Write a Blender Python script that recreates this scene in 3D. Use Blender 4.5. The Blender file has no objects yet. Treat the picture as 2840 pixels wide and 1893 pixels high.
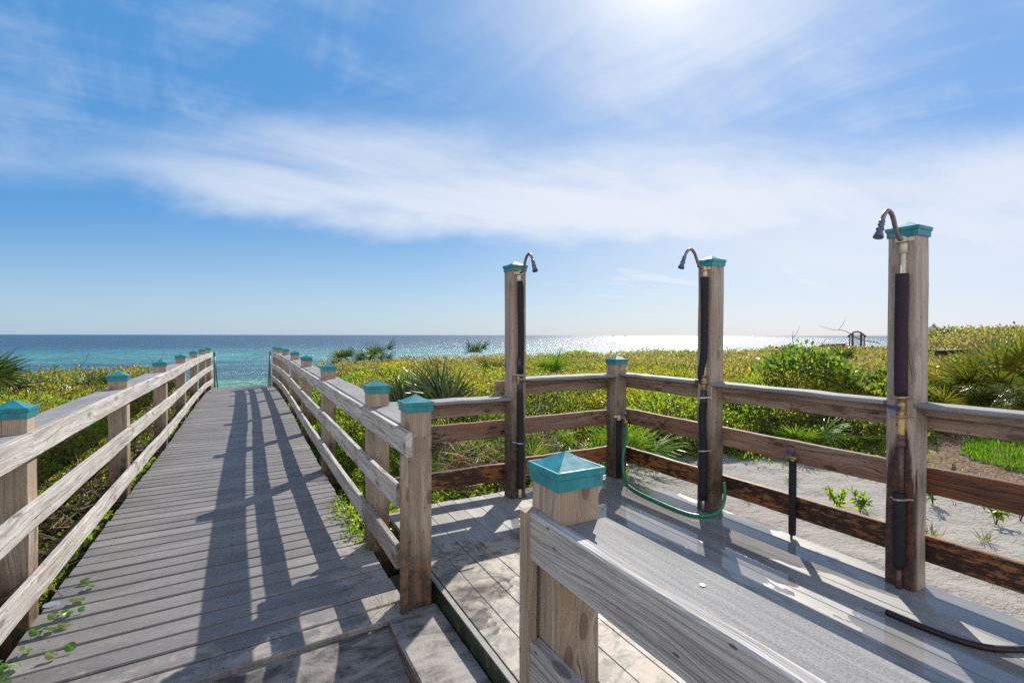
import bpy, math, random
import numpy as np
from mathutils import Matrix, Vector

R = math.radians
sc = bpy.context.scene
col = sc.collection
rng = np.random.default_rng(7)
random.seed(7)

# ------------------------------------------------------------------ camera
YAW, PITCH, ROLL, CAMZ = math.atan((1420 - 684) / 1365), -0.01282, 0.0014, 1.50
fw = Vector((math.sin(YAW) * math.cos(PITCH), math.cos(YAW) * math.cos(PITCH), math.sin(PITCH)))
rt = Vector((math.cos(YAW), -math.sin(YAW), 0))
up = rt.cross(fw)
r2 = math.cos(ROLL) * rt + math.sin(ROLL) * up
u2 = -math.sin(ROLL) * rt + math.cos(ROLL) * up
cam_d = bpy.data.cameras.new('camera')
cam_d.sensor_width = 36.0
cam_d.lens = 36.0 * 1365 / 2840
cam_d.clip_start = 0.02
cam_d.clip_end = 60000
cam = bpy.data.objects.new('camera', cam_d)
col.objects.link(cam)
cam.matrix_world = Matrix(((r2.x, u2.x, -fw.x, 0), (r2.y, u2.y, -fw.y, 0), (r2.z, u2.z, -fw.z, CAMZ), (0, 0, 0, 1)))
sc.camera = cam

# ------------------------------------------------------------------ light
SUN_AZ, SUN_EL = R(46.0), R(37.5)           # azimuth from +Y towards +X
S = Vector((math.sin(SUN_AZ) * math.cos(SUN_EL), math.cos(SUN_AZ) * math.cos(SUN_EL), math.sin(SUN_EL)))
sun_d = bpy.data.lights.new('sun', 'SUN')
sun_d.energy = 4.2
sun_d.angle = R(0.5)
sun_d.color = (1.0, 0.93, 0.82)
sun = bpy.data.objects.new('sun', sun_d)
col.objects.link(sun)
sun.rotation_euler = S.to_track_quat('Z', 'Y').to_euler()
sc.view_settings.view_transform = 'Standard'
sc.view_settings.look = 'None'
sc.view_settings.exposure = 0.76
sc.view_settings.gamma = 1.0
sc.cycles.use_denoising = False
sc.cycles.sample_clamp_direct = 12.0
sc.cycles.sample_clamp_indirect = 4.0
sc.cycles.max_bounces = 6
sc.cycles.transparent_max_bounces = 4


class NT:
    """small helper to write node trees"""
    def __init__(self, tree):
        self.t = tree

    def n(self, kind, **kw):
        nd = self.t.nodes.new(kind)
        for k, v in kw.items():
            setattr(nd, k, v)
        return nd

    def put(self, sock, v):
        if v is None:
            return
        if isinstance(v, bpy.types.NodeSocket):
            self.t.links.new(v, sock)
        else:
            if sock.type == 'RGBA' and len(v) == 3:
                v = (*v, 1.0)
            sock.default_value = v

    def math(self, op, a, b=None, c=None, clamp=False):
        nd = self.n('ShaderNodeMath', operation=op, use_clamp=clamp)
        for i, v in enumerate((a, b, c)):
            self.put(nd.inputs[i], v) if v is not None else None
        return nd.outputs[0]

    def add(self, a, b): return self.math('ADD', a, b)
    def sub(self, a, b): return self.math('SUBTRACT', a, b)
    def mul(self, a, b): return self.math('MULTIPLY', a, b)

    def dot(self, a, b):
        nd = self.n('ShaderNodeVectorMath', operation='DOT_PRODUCT')
        self.put(nd.inputs[0], a); self.put(nd.inputs[1], b)
        return nd.outputs['Value']

    def sm(self, x, lo, hi, a=0.0, b=1.0):
        nd = self.n('ShaderNodeMapRange', interpolation_type='SMOOTHSTEP')
        for i, v in enumerate((x, lo, hi, a, b)):
            self.put(nd.inputs[i], v)
        return nd.outputs[0]

    def mix(self, f, a, b, blend='MIX'):
        nd = self.n('ShaderNodeMix', data_type='RGBA', blend_type=blend)
        self.put(nd.inputs[0], f); self.put(nd.inputs[6], a); self.put(nd.inputs[7], b)
        return nd.outputs[2]

    def noise(self, vec, scale=5, detail=3, rough=0.5, dist=0.0, dim='3D'):
        nd = self.n('ShaderNodeTexNoise', noise_dimensions=dim)
        self.put(nd.inputs['Vector'], vec)
        self.put(nd.inputs['Scale'], scale); self.put(nd.inputs['Detail'], detail)
        self.put(nd.inputs['Roughness'], rough); self.put(nd.inputs['Distortion'], dist)
        return nd.outputs[0]

    def xyz(self, x, y, z):
        nd = self.n('ShaderNodeCombineXYZ')
        for i, v in enumerate((x, y, z)):
            self.put(nd.inputs[i], v)
        return nd.outputs[0]

    def sep(self, v):
        nd = self.n('ShaderNodeSeparateXYZ')
        self.put(nd.inputs[0], v)
        return nd.outputs

    def curve(self, x, pts):
        nd = self.n('ShaderNodeFloatCurve')
        c = nd.mapping.curves[0]
        nd.mapping.use_clip = False
        c.points[0].location = pts[0]
        c.points[1].location = pts[-1]
        for p in pts[1:-1]:
            c.points.new(*p)
        nd.mapping.update()
        self.put(nd.inputs['Value'], x)
        return nd.outputs[0]

    def bump(self, h, strength=0.5, dist=0.01, normal=None):
        nd = self.n('ShaderNodeBump')
        self.put(nd.inputs['Height'], h)
        nd.inputs['Strength'].default_value = strength
        nd.inputs['Distance'].default_value = dist
        if normal is not None:
            self.put(nd.inputs['Normal'], normal)
        return nd.outputs[0]


# ------------------------------------------------------------------ world: sky with cirrus
w = bpy.data.worlds.new('World')
sc.world = w
w.use_nodes = True
w.node_tree.nodes.clear()
t = NT(w.node_tree)
sky = t.n('ShaderNodeTexSky', sky_type='NISHITA', sun_disc=False)
sky.sun_elevation = SUN_EL
sky.sun_rotation = SUN_AZ
sky.altitude = 0
sky.air_density = 1.0
sky.dust_density = 0.6
sky.ozone_density = 2.5
dirn = t.n('ShaderNodeTexCoord').outputs['Generated']
bg_az = R(28.3)
fx = t.dot(dirn, (math.cos(bg_az), -math.sin(bg_az), 0))
fy = t.dot(dirn, (math.sin(bg_az), math.cos(bg_az), 0))
fz = t.sep(dirn)[2]
den = t.math('MAXIMUM', fy, 0.05)
sx = t.math('DIVIDE', fx, den)          # -1.04 .. 1.04 over the seaward sky
sy = t.math('DIVIDE', fz, den)          # 0 at the sea, 0.68 high up
# fibrous cirrus: noise on a high flat layer, drawn out along one direction
zc = t.math('MAXIMUM', t.add(fz, 0.06), 0.02)
px = t.math('DIVIDE', t.dot(dirn, (math.cos(R(10)), math.sin(R(10)), 0)), zc)
py = t.math('DIVIDE', t.dot(dirn, (-math.sin(R(10)), math.cos(R(10)), 0)), zc)
n1 = t.noise(t.xyz(t.mul(px, 0.30), t.mul(py, 1.0), 0.3), 1.5, 7, 0.62, 0.5)
n2 = t.noise(t.xyz(t.mul(px, 1.6), t.mul(py, 0.55), 4.1), 2.0, 6, 0.6, 0.9)
n3 = t.noise(t.xyz(t.mul(px, 0.22), t.mul(py, 0.42), 9.0), 1.6, 4, 0.55, 0.3)
warp = t.sub(t.noise(t.xyz(t.mul(sx, 1.3), t.mul(sy, 3.0), 2.0), 2.4, 5, 0.6), 0.5)
syw = t.add(sy, t.mul(warp, 0.16))
fx01 = t.math('MULTIPLY_ADD', sx, 0.45, 0.5, clamp=True)
lo = t.curve(fx01, [(0, .315), (.08, .305), (.20, .258), (.36, .205), (.52, .180), (.68, .165), (.85, .13), (1, .10)])
hi = t.curve(fx01, [(0, .39), (.10, .42), (.22, .44), (.34, .47), (.47, .41), (.58, .40), (.75, .42), (1, .44)])
band = t.mul(t.sm(syw, t.sub(lo, 0.016), t.add(lo, 0.075)), t.sub(1.0, t.sm(syw, t.sub(hi, 0.14), t.add(hi, 0.05))))
band = t.mul(band, t.sm(t.add(t.mul(n1, 0.52), t.mul(n3, 0.66)), 0.25, 0.68))
band = t.mul(band, t.sm(sx, -1.05, -0.45, 0.45, 1.0))
ca_pre = t.dot(dirn, tuple(S))
# veil of thin wisps above the band
veil = t.mul(t.sm(t.add(t.mul(n1, 0.62), t.mul(n2, 0.5)), 0.46, 0.70), t.sm(sy, 0.27, 0.42))
veil = t.mul(veil, t.sm(ca_pre, 0.80, 0.96, 1.0, 0.45))
veil = t.mul(veil, t.add(0.30, t.mul(t.sm(n3, 0.42, 0.62), 0.40)))
# haze veil that whitens towards the right and low down
hz = t.mul(t.sm(sx, -0.25, 0.75), t.mul(t.sm(sy, 0.47, 0.20), t.sm(sy, 0.02, 0.16, 0.45, 1.0)))
hz = t.mul(hz, t.add(0.45, t.mul(n3, 0.5)))
low = t.mul(t.sm(n1, 0.47, 0.66), t.mul(t.sm(sy, 0.05, 0.10), t.sub(1.0, t.sm(sy, 0.13, 0.19))))
low = t.mul(low, t.sm(sx, -0.25, 0.45, 0.0, 0.75))
ca = t.dot(dirn, tuple(S))
glow = t.math('POWER', t.math('MAXIMUM', ca, 0.0), 26.0)
glow2 = t.math('POWER', t.math('MAXIMUM', ca, 0.0), 190.0)
dens = t.math('MAXIMUM', t.mul(band, 0.82), t.math('MAXIMUM', veil, t.math('MAXIMUM', t.mul(hz, 0.95), low)))
dens = t.math('MINIMUM', t.add(dens, t.mul(glow, 0.48)), 0.97)
dens = t.mul(dens, t.sm(fz, -0.02, 0.03))
cloud = t.mix(t.sm(ca, 0.55, 0.98), (3.6, 3.95, 4.6), (4.4, 4.55, 4.8))
hsv = t.n('ShaderNodeHueSaturation')
hsv.inputs['Saturation'].default_value = 1.22
hsv.inputs['Value'].default_value = 0.92
t.put(hsv.inputs['Color'], sky.outputs[0])
base = hsv.outputs[0]
grad = t.mix(t.sm(sy, 0.0, 0.30), (1.75, 2.6, 3.5), (0.38, 1.45, 3.2))
grad = t.mix(t.sm(sx, -0.2, 1.0), grad, t.mix(t.sm(sy, 0.0, 0.4), (3.0, 3.4, 4.0), (0.8, 1.8, 3.6)))
base = t.mix(0.85, base, grad)
allc = t.mix(dens, base, cloud)
# unseen cloud bank added behind the viewer, brightened to fill the shaded faces
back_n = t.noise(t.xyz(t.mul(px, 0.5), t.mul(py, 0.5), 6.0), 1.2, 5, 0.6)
back_fill = t.mul(t.sm(fy, 0.10, -0.45), t.sm(t.add(back_n, t.sm(fz, 0.75, 0.2, -0.12, 0.2)), 0.30, 0.60))
allc = t.mix(t.mul(back_fill, 0.92), allc, t.mix(t.sm(fz, 0.8, 0.35), (4.5, 4.6, 5.0), (10.0, 9.4, 8.8)))
allc = t.mix(t.mul(glow2, 0.75), allc, (6.6, 6.6, 6.55))
bg = t.n('ShaderNodeBackground')
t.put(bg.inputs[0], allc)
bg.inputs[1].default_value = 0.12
wo = t.n('ShaderNodeOutputWorld')
t.t.links.new(bg.outputs[0], wo.inputs[0])


# ------------------------------------------------------------------ object helpers
def tag(o, label=None, cat=None, group=None, kind=None):
    if label: o['label'] = label
    if cat: o['category'] = cat
    if group: o['group'] = group
    if kind: o['kind'] = kind
    return o


def empty(name, loc, label, cat, group=None):
    o = bpy.data.objects.new(name, None)
    col.objects.link(o)
    o.location = loc
    o.empty_display_size = 0.1
    return tag(o, label, cat, group)


class MB:
    """collects faces with UVs, then links them as one mesh object"""
    def __init__(self):
        self.v, self.f, self.uv, self.sm = [], [], [], []

    def face(self, idx, uvs, smooth=False):
        self.f.append(idx); self.uv.append(uvs); self.sm.append(smooth)

    def sweep(self, rings, closed_ends=True, smooth=False, uoff=None, voff=None):
        """rings: list of lists of points (same count)."""
        k = len(rings[0])
        u = random.uniform(0, 60) if uoff is None else uoff
        v0 = random.uniform(0, 60) if voff is None else voff
        b = len(self.v)
        for rg in rings:
            self.v.extend([tuple(p) for p in rg])
        per = [0.0]
        for i in range(k):
            per.append(per[-1] + (Vector(rings[0][i]) - Vector(rings[0][(i + 1) % k])).length)
        ucoord = [u]
        for a, c in zip(rings[:-1], rings[1:]):
            ca_ = sum((Vector(p) for p in a), Vector()) / k
            cb_ = sum((Vector(p) for p in c), Vector()) / k
            ucoord.append(ucoord[-1] + (cb_ - ca_).length)
        for j in range(len(rings) - 1):
            for i in range(k):
                i2 = (i + 1) % k
                self.face((b + j * k + i, b + j * k + i2, b + (j + 1) * k + i2, b + (j + 1) * k + i),
                          ((ucoord[j], v0 + per[i]), (ucoord[j], v0 + per[i + 1]),
                           (ucoord[j + 1], v0 + per[i + 1]), (ucoord[j + 1], v0 + per[i])), smooth)
        if closed_ends:
            for j, rev in ((0, True), (len(rings) - 1, False)):
                ids = [b + j * k + i for i in range(k)]
                c0 = Vector(rings[j][0])
                uv = [(u + 0.3 + (Vector(p) - c0).length * 0.2, v0 + per[i]) for i, p in enumerate(rings[j])]
                if rev:
                    ids, uv = ids[::-1], uv[::-1]
                self.face(tuple(ids), tuple(uv))

    def board(self, path, side, w_, t_, ch=0.004, jit=0.0015, upv=(0, 0, 1)):
        """a board swept along a path; w_ = size along upv, t_ = size along side"""
        rings = []
        for i, p in enumerate(path):
            p = Vector(p)
            s_ = Vector(side[i] if isinstance(side, list) else side).normalized()
            uu = Vector(upv)
            jw, jt = random.gauss(0, jit), random.gauss(0, jit)
            hw, ht = w_ / 2 + random.gauss(0, jit * 0.6), t_ / 2
            pts = [(-ht, -hw + ch), (-ht + ch, -hw), (ht - ch, -hw), (ht, -hw + ch),
                   (ht, hw - ch), (ht - ch, hw), (-ht + ch, hw), (-ht, hw - ch)]
            rings.append([p + s_ * (a + jt) + uu * (c + jw) for a, c in pts])
        # outward-facing order
        d = (Vector(path[-1]) - Vector(path[0]))
        s0 = Vector(side[0] if isinstance(side, list) else side)
        if s0.cross(Vector(upv)).dot(d) < 0:
            rings = [r_[::-1] for r_ in rings]
        self.sweep(rings)

    def box(self, a, c, ch=0.003):
        (x0, y0, z0), (x1, y1, z1) = a, c
        dims = [abs(x1 - x0), abs(y1 - y0), abs(z1 - z0)]
        cx_, cy_, cz_ = (x0 + x1) / 2, (y0 + y1) / 2, (z0 + z1) / 2
        ax = dims.index(max(dims))
        if ax == 0:
            self.board([(x0, cy_, cz_), (x1, cy_, cz_)], (0, 1, 0), dims[2], dims[1], ch, 0)
        elif ax == 1:
            self.board([(cx_, y0, cz_), (cx_, y1, cz_)], (1, 0, 0), dims[2], dims[0], ch, 0)
        else:
            self.board([(cx_, cy_, z0), (cx_, cy_, z1)], (1, 0, 0), dims[1], dims[0], ch, 0, (0, 1, 0))

    def tube(self, pts, rad, k=10, smooth=True):
        pts = [Vector(p) for p in pts]
        rings = []
        prev = None
        for i, p in enumerate(pts):
            d = (pts[min(i + 1, len(pts) - 1)] - pts[max(i - 1, 0)]).normalized()
            a = prev if prev is not None else (Vector((0, 0, 1)) if abs(d.z) < 0.9 else Vector((1, 0, 0)))
            s_ = d.cross(a)
            if s_.length < 1e-4:
                s_ = d.cross(Vector((0.3, 1, 0.2)))
            s_.normalize()
            n_ = s_.cross(d).normalized()
            prev = n_
            r_ = rad[i] if isinstance(rad, (list, tuple)) else rad
            rings.append([p + (s_ * math.cos(2 * math.pi * j / k) + n_ * math.sin(2 * math.pi * j / k)) * r_ for j in range(k)])
        self.sweep(rings, True, smooth)

    def build(self, name, mat, parent=None, loc=None):
        me = bpy.data.meshes.new(name)
        me.from_pydata(self.v, [], self.f)
        uvl = me.uv_layers.new(name='UVMap')
        flat = [c for f in self.uv for p in f for c in p]
        uvl.data.foreach_set('uv', flat)
        me.polygons.foreach_set('use_smooth', self.sm)
        me.materials.append(mat)
        o = bpy.data.objects.new(name, me)
        col.objects.link(o)
        if parent is not None:
            o.parent = parent
            if parent.parent is None and parent.data is None:
                o.matrix_parent_inverse = Matrix.Translation(-Vector(parent.location))
        return o


def smooth_path(pts, n=8):
    """Catmull-Rom through points"""
    P = [Vector(p) for p in pts]
    P = [2 * P[0] - P[1]] + P + [2 * P[-1] - P[-2]]
    out = []
    for i in range(1, len(P) - 2):
        for j in range(n):
            s_ = j / n
            a, b, c, d = P[i - 1], P[i], P[i + 1], P[i + 2]
            out.append(0.5 * ((2 * b) + (c - a) * s_ + (2 * a - 5 * b + 4 * c - d) * s_ ** 2 + (3 * b - a - 3 * c + d) * s_ ** 3))
    out.append(P[-2])
    return out


# ------------------------------------------------------------------ materials
def new_mat(name):
    m = bpy.data.materials.new(name)
    m.use_nodes = True
    m.node_tree.nodes.clear()
    t = NT(m.node_tree)
    out = t.n('ShaderNodeOutputMaterial')
    return m, t, out


def principled(t, out, color, rough=0.6, bump=None, spec=0.5, metal=0.0):
    p = t.n('ShaderNodeBsdfPrincipled')
    t.put(p.inputs['Base Color'], color)
    t.put(p.inputs['Roughness'], rough)
    t.put(p.inputs['Specular IOR Level'], spec)
    t.put(p.inputs['Metallic'], metal)
    if bump is not None:
        t.put(p.inputs['Normal'], bump)
    t.t.links.new(p.outputs[0], out.inputs[0])
    return p


def wood(name, light, dark, knot=0.5, brown=None, wet=None, rough=0.75, stain=None, spec=0.3, streak=1.0):
    """weathered softwood; UV x runs along the grain in metres"""
    m, t, out = new_mat(name)
    uv = t.n('ShaderNodeUVMap').outputs[0]
    pos = t.n('ShaderNodeNewGeometry').outputs['Position']
    x, y, _ = t.sep(uv)
    wv = t.noise(t.xyz(t.mul(x, 1.3), t.mul(y, 7.0), 0.0), 1.0, 2, 0.5)
    # knots
    vor = t.n('ShaderNodeTexVoronoi', feature='F1', voronoi_dimensions='2D')
    t.put(vor.inputs['Vector'], t.xyz(t.mul(x, 2.6), t.mul(y, 7.0), 0.0))
    vor.inputs['Scale'].default_value = 1.0
    vor.inputs['Randomness'].default_value = 1.0
    keep = t.sm(t.sep(vor.outputs['Color'])[0], 0.52, 0.56)
    kd = t.add(vor.outputs['Distance'], t.mul(t.sub(1.0, keep), 9.0))
    near = t.sm(kd, 0.42, 0.02)
    yy = t.add(y, t.add(t.mul(t.sub(wv, 0.5), 0.11), t.mul(near, 0.030)))
    ring = t.math('SINE', t.add(t.mul(yy, 900.0), t.mul(t.noise(t.xyz(t.mul(x, 2.0), t.mul(yy, 34.0), 7.0), 1.0, 4, 0.65), 26.0)))
    ring = t.math('MULTIPLY_ADD', ring, 0.5, 0.5)
    fine = t.noise(t.xyz(t.mul(x, 5.0), t.mul(yy, 380.0), 1.0), 1.0, 6, 0.7)
    bandn = t.noise(t.xyz(t.mul(x, 0.8), t.mul(yy, 60.0), 15.0), 1.0, 5, 0.62)
    patch = t.noise(t.xyz(t.mul(x, 2.2), t.mul(y, 9.0), 5.0), 1.0, 5, 0.62)
    crack = t.sm(t.noise(t.xyz(t.mul(x, 1.8), t.mul(yy, 150.0), 11.0), 1.0, 3, 0.5), 0.665, 0.71)
    f = t.add(t.mul(ring, 0.12 * streak), t.add(t.mul(fine, 0.42), t.add(t.mul(patch, 0.40), t.mul(bandn, 0.72))))
    f = t.sm(f, 0.60, 1.06)
    c = t.mix(f, dark, light)
    if brown is not None:
        c = t.mix(t.mul(t.sm(t.noise(t.xyz(t.mul(x, 1.1), t.mul(y, 6.0), 21.0), 1.0, 3, 0.6), 0.40, 0.66), 0.75), c, brown)
    c = t.mix(t.mul(crack, 0.85), c, tuple(v * 0.25 for v in dark))
    kn = t.mul(t.sm(kd, 0.125, 0.095), knot)
    kring = t.math('MULTIPLY_ADD', t.math('SINE', t.mul(kd, 260.0)), 0.3, 0.6)
    c = t.mix(kn, c, t.mix(kring, tuple(v * 0.35 for v in dark), tuple(v * 1.0 for v in dark)))
    halo = t.mul(t.mul(t.sm(kd, 0.26, 0.12), t.sub(1.0, t.sm(kd, 0.125, 0.095))), knot * 0.75)
    c = t.mix(halo, c, tuple(a * 0.75 + b * 0.25 for a, b in zip(dark, light)))
    dv = t.n('ShaderNodeTexVoronoi', feature='F1', voronoi_dimensions='2D')
    t.put(dv.inputs['Vector'], t.xyz(t.mul(x, 9.0), t.mul(y, 24.0), 0.0))
    dv.inputs['Scale'].default_value = 1.0
    dot = t.mul(t.sm(t.sep(dv.outputs['Color'])[1], 0.80, 0.82), t.sm(dv.outputs['Distance'], 0.10, 0.06))
    c = t.mix(t.mul(dot, 0.8), c, tuple(v * 0.3 for v in dark))
    h = t.add(t.mul(fine, 0.7), t.sub(t.add(t.mul(ring, 0.2), t.mul(bandn, 0.4)), t.mul(crack, 1.3)))
    rr = rough
    if stain is not None:
        c, rr = stain(t, c, uv, pos, rr)
    b = t.bump(h, 0.7, 0.003)
    principled(t, out, c, rr, b, spec)
    return m


M = {}
M['rail'] = wood('weathered_rail_wood', (0.56, 0.535, 0.505), (0.165, 0.145, 0.13), 0.75)
M['rail_near'] = wood('silvered_rail_wood', (0.55, 0.535, 0.52), (0.15, 0.135, 0.13), 0.85, streak=0.8)
M['rail_warm'] = wood('warm_rail_wood', (0.40, 0.36, 0.32), (0.13, 0.10, 0.085), 0.75)


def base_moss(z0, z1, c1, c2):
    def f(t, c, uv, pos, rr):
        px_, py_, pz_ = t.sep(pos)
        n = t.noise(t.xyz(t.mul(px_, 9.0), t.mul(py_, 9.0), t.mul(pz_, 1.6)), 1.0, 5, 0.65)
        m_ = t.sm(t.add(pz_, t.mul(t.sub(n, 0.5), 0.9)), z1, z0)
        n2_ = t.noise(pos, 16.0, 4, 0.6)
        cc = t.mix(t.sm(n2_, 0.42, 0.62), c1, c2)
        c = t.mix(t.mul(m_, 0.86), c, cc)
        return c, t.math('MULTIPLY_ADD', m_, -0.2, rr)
    return f


M['post'] = wood('boardwalk_post_wood', (0.45, 0.385, 0.32), (0.16, 0.115, 0.08), 0.8, brown=(0.30, 0.215, 0.14),
                 stain=base_moss(0.05, 0.60, (0.018, 0.018, 0.010), (0.15, 0.065, 0.02)))
M['post_shower'] = wood('shower_post_wood', (0.45, 0.385, 0.325), (0.16, 0.12, 0.095), 0.7, brown=(0.27, 0.19, 0.135),
                       stain=base_moss(0.42, 1.12, (0.014, 0.012, 0.010), (0.085, 0.045, 0.022)))  # shower posts: their own wood colour with a dark mossy stain low down


def rust_run(t, c, uv, pos, rr):
    px_, py_, pz_ = t.sep(pos)
    n = t.noise(t.xyz(t.mul(px_, 14), t.mul(py_, 14), t.mul(pz_, 2.2)), 1.0, 4, 0.6)
    d = t.math('ABSOLUTE', t.sub(py_, 1.385))
    wd = t.math('MULTIPLY_ADD', t.sub(1.0, pz_), 0.19, 0.012)
    front = t.sm(px_, 3.30, 3.26)
    m_ = t.mul(t.sm(t.sub(d, wd), t.mul(t.sub(n, 0.45), 0.15), t.sub(t.mul(t.sub(n, 0.45), 0.15), 0.02)), front)
    m_ = t.mul(m_, t.sm(pz_, 1.12, 1.0))
    side = t.mul(t.sm(t.add(pz_, t.mul(t.sub(n, 0.5), 0.5)), 0.38, 0.2), t.sm(px_, 3.26, 3.36))
    n3_ = t.noise(pos, 22.0, 5, 0.7)
    cc = t.mix(t.sm(n3_, 0.40, 0.62), (0.012, 0.006, 0.006), (0.085, 0.026, 0.014))
    c = t.mix(t.mul(t.math('MAXIMUM', m_, t.mul(side, 0.0)), 0.92), c, cc)
    return c, t.math('MULTIPLY_ADD', m_, -0.30, rr)


M['post_rust'] = wood('rust_streaked_post_wood', (0.45, 0.385, 0.325), (0.20, 0.155, 0.125), 0.5, stain=rust_run)


def mildew(amount):
    def f(t, c, uv, pos, rr):
        x, y, _ = t.sep(uv)
        n = t.noise(t.xyz(t.mul(x, 11.0), t.mul(y, 34.0), 2.0), 1.0, 6, 0.76)
        n2_ = t.noise(t.xyz(t.mul(x, 1.4), t.mul(y, 4.0), 6.0), 1.0, 3, 0.5)
        m_ = t.sm(t.add(n, t.mul(t.sub(n2_, 0.5), 0.7)), 0.60 - amount, 0.70 - amount)
        c = t.mix(t.mul(m_, 0.93), c, (0.014, 0.010, 0.008))
        return c, t.math('MULTIPLY_ADD', m_, -0.12, rr)
    return f


M['low_rail'] = wood('wet_brown_rail_wood', (0.34, 0.135, 0.05), (0.085, 0.028, 0.011), 0.5, stain=mildew(0.135), rough=0.55)
M['red_rail'] = wood('dark_red_brown_rail_wood', (0.21, 0.085, 0.04), (0.035, 0.014, 0.009), 0.6, stain=mildew(0.0), rough=0.5)
M['mid_rail'] = wood('brown_rail_wood', (0.33, 0.225, 0.17), (0.085, 0.046, 0.032), 0.95, stain=mildew(0.02), rough=0.6,
                     brown=(0.19, 0.085, 0.045))
M['top_rail'] = wood('greyish_brown_rail_wood', (0.38, 0.285, 0.22), (0.11, 0.07, 0.05), 0.8, stain=mildew(-0.03), rough=0.65)


def composite(name, c1, c2, rough=0.55, scale=170, spec=0.35):
    m, t, out = new_mat(name)
    uv = t.n('ShaderNodeUVMap').outputs[0]
    x, y, _ = t.sep(uv)
    a = t.noise(t.xyz(t.mul(x, scale * 0.55), t.mul(y, scale), 0.0), 1.0, 3, 0.7)
    b = t.noise(t.xyz(t.mul(x, 2.0), t.mul(y, 5.0), 2.0), 1.0, 4, 0.6)
    st_ = t.noise(t.xyz(t.mul(x, 3.0), t.mul(y, 90.0), 4.0), 1.0, 5, 0.65)
    f = t.sm(t.add(t.mul(a, 0.62), t.add(t.mul(b, 0.40), t.mul(st_, 0.45))), 0.50, 0.98)
    c = t.mix(f, c1, c2)
    principled(t, out, c, rough, t.bump(a, 0.6, 0.003), spec)
    return m


M['cap_board'] = composite('grey_composite_cap_board', (0.085, 0.085, 0.09), (0.31, 0.305, 0.305), 0.70, 330, 0.30)


def deck_mat():
    m, t, out = new_mat('grey_deck_boards')
    uv = t.n('ShaderNodeUVMap').outputs[0]
    x, y, _ = t.sep(uv)
    pos = t.n('ShaderNodeNewGeometry').outputs['Position']
    px_, py_, pz_ = t.sep(pos)
    a = t.noise(t.xyz(t.mul(x, 30), t.mul(y, 140), 0.0), 1.0, 4, 0.7)
    b = t.noise(t.xyz(t.mul(x, 1.2), t.mul(y, 3.0), 2.0), 1.0, 5, 0.65)
    plank = t.noise(t.xyz(0.0, t.math('FLOOR', t.mul(y, 0.02)), 0.0), 1.0, 0, 0.5)
    f = t.sm(t.add(t.mul(a, 0.55), t.mul(b, 0.75)), 0.42, 0.92)
    c = t.mix(f, (0.105, 0.102, 0.102), (0.225, 0.215, 0.21))
    # dusting of white scuffs and blown sand, thicker in the corner by the step
    sc_ = t.sm(t.noise(t.xyz(t.mul(px_, 18), t.mul(py_, 26), 0.0), 1.0, 5, 0.7), 0.60, 0.74)
    c = t.mix(t.mul(sc_, 0.35), c, (0.36, 0.34, 0.32))
    corner = t.mul(t.sm(px_, 0.18, 0.78), t.sm(py_, 4.9, 3.3))
    near = t.sm(py_, 3.15, 2.55)
    k = t.math('MAXIMUM', corner, t.mul(near, 0.65))
    sn = t.noise(t.xyz(t.mul(px_, 7), t.mul(py_, 9), 1.0), 1.0, 6, 0.7)
    sand = t.sm(t.add(sn, t.mul(k, 0.42)), 0.70, 0.86)
    sand = t.mul(sand, t.sm(k, 0.02, 0.3))
    c = t.mix(t.mul(sand, 0.85), c, t.mix(t.noise(pos, 60, 4, 0.6), (0.21, 0.185, 0.17), (0.36, 0.325, 0.295)))
    fr_ = t.math('FRACT', t.mul(t.sub(py_, t.mul(px_, .05)), 13.5))
    screw = None
    for j_ in (-.86, -.10, .63):
        d_ = t.math('ABSOLUTE', t.sub(px_, j_))
        screw = d_ if screw is None else t.math('MINIMUM', screw, d_)
    dd = t.math('SQRT', t.add(t.mul(screw, screw), t.math('POWER', t.mul(t.sub(fr_, .5), .074), 2.0)))
    c = t.mix(t.mul(t.sm(dd, .0065, .0035), .85), c, (.035, .032, .03))
    dk = t.mul(t.sm(t.noise(t.xyz(t.mul(px_, 5), t.mul(py_, 8), 5.0), 1.0, 5, 0.7), 0.52, 0.7), t.mul(near, 0.5))
    c = t.mix(dk, c, (0.06, 0.055, 0.055))
    c = t.mix(1.0, c, t.mix(t.noise(t.xyz(0.0, t.mul(y, 0.9), 31.0), 1.0, 0, 0.5), (0.72, 0.72, 0.74), (1.28, 1.25, 1.22)), 'MULTIPLY')
    principled(t, out, c, 0.6, t.bump(t.add(a, t.mul(sand, t.noise(pos, 90, 3, 0.6))), 0.35, 0.003), 0.3)
    return m


M['deck'] = deck_mat()


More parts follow.
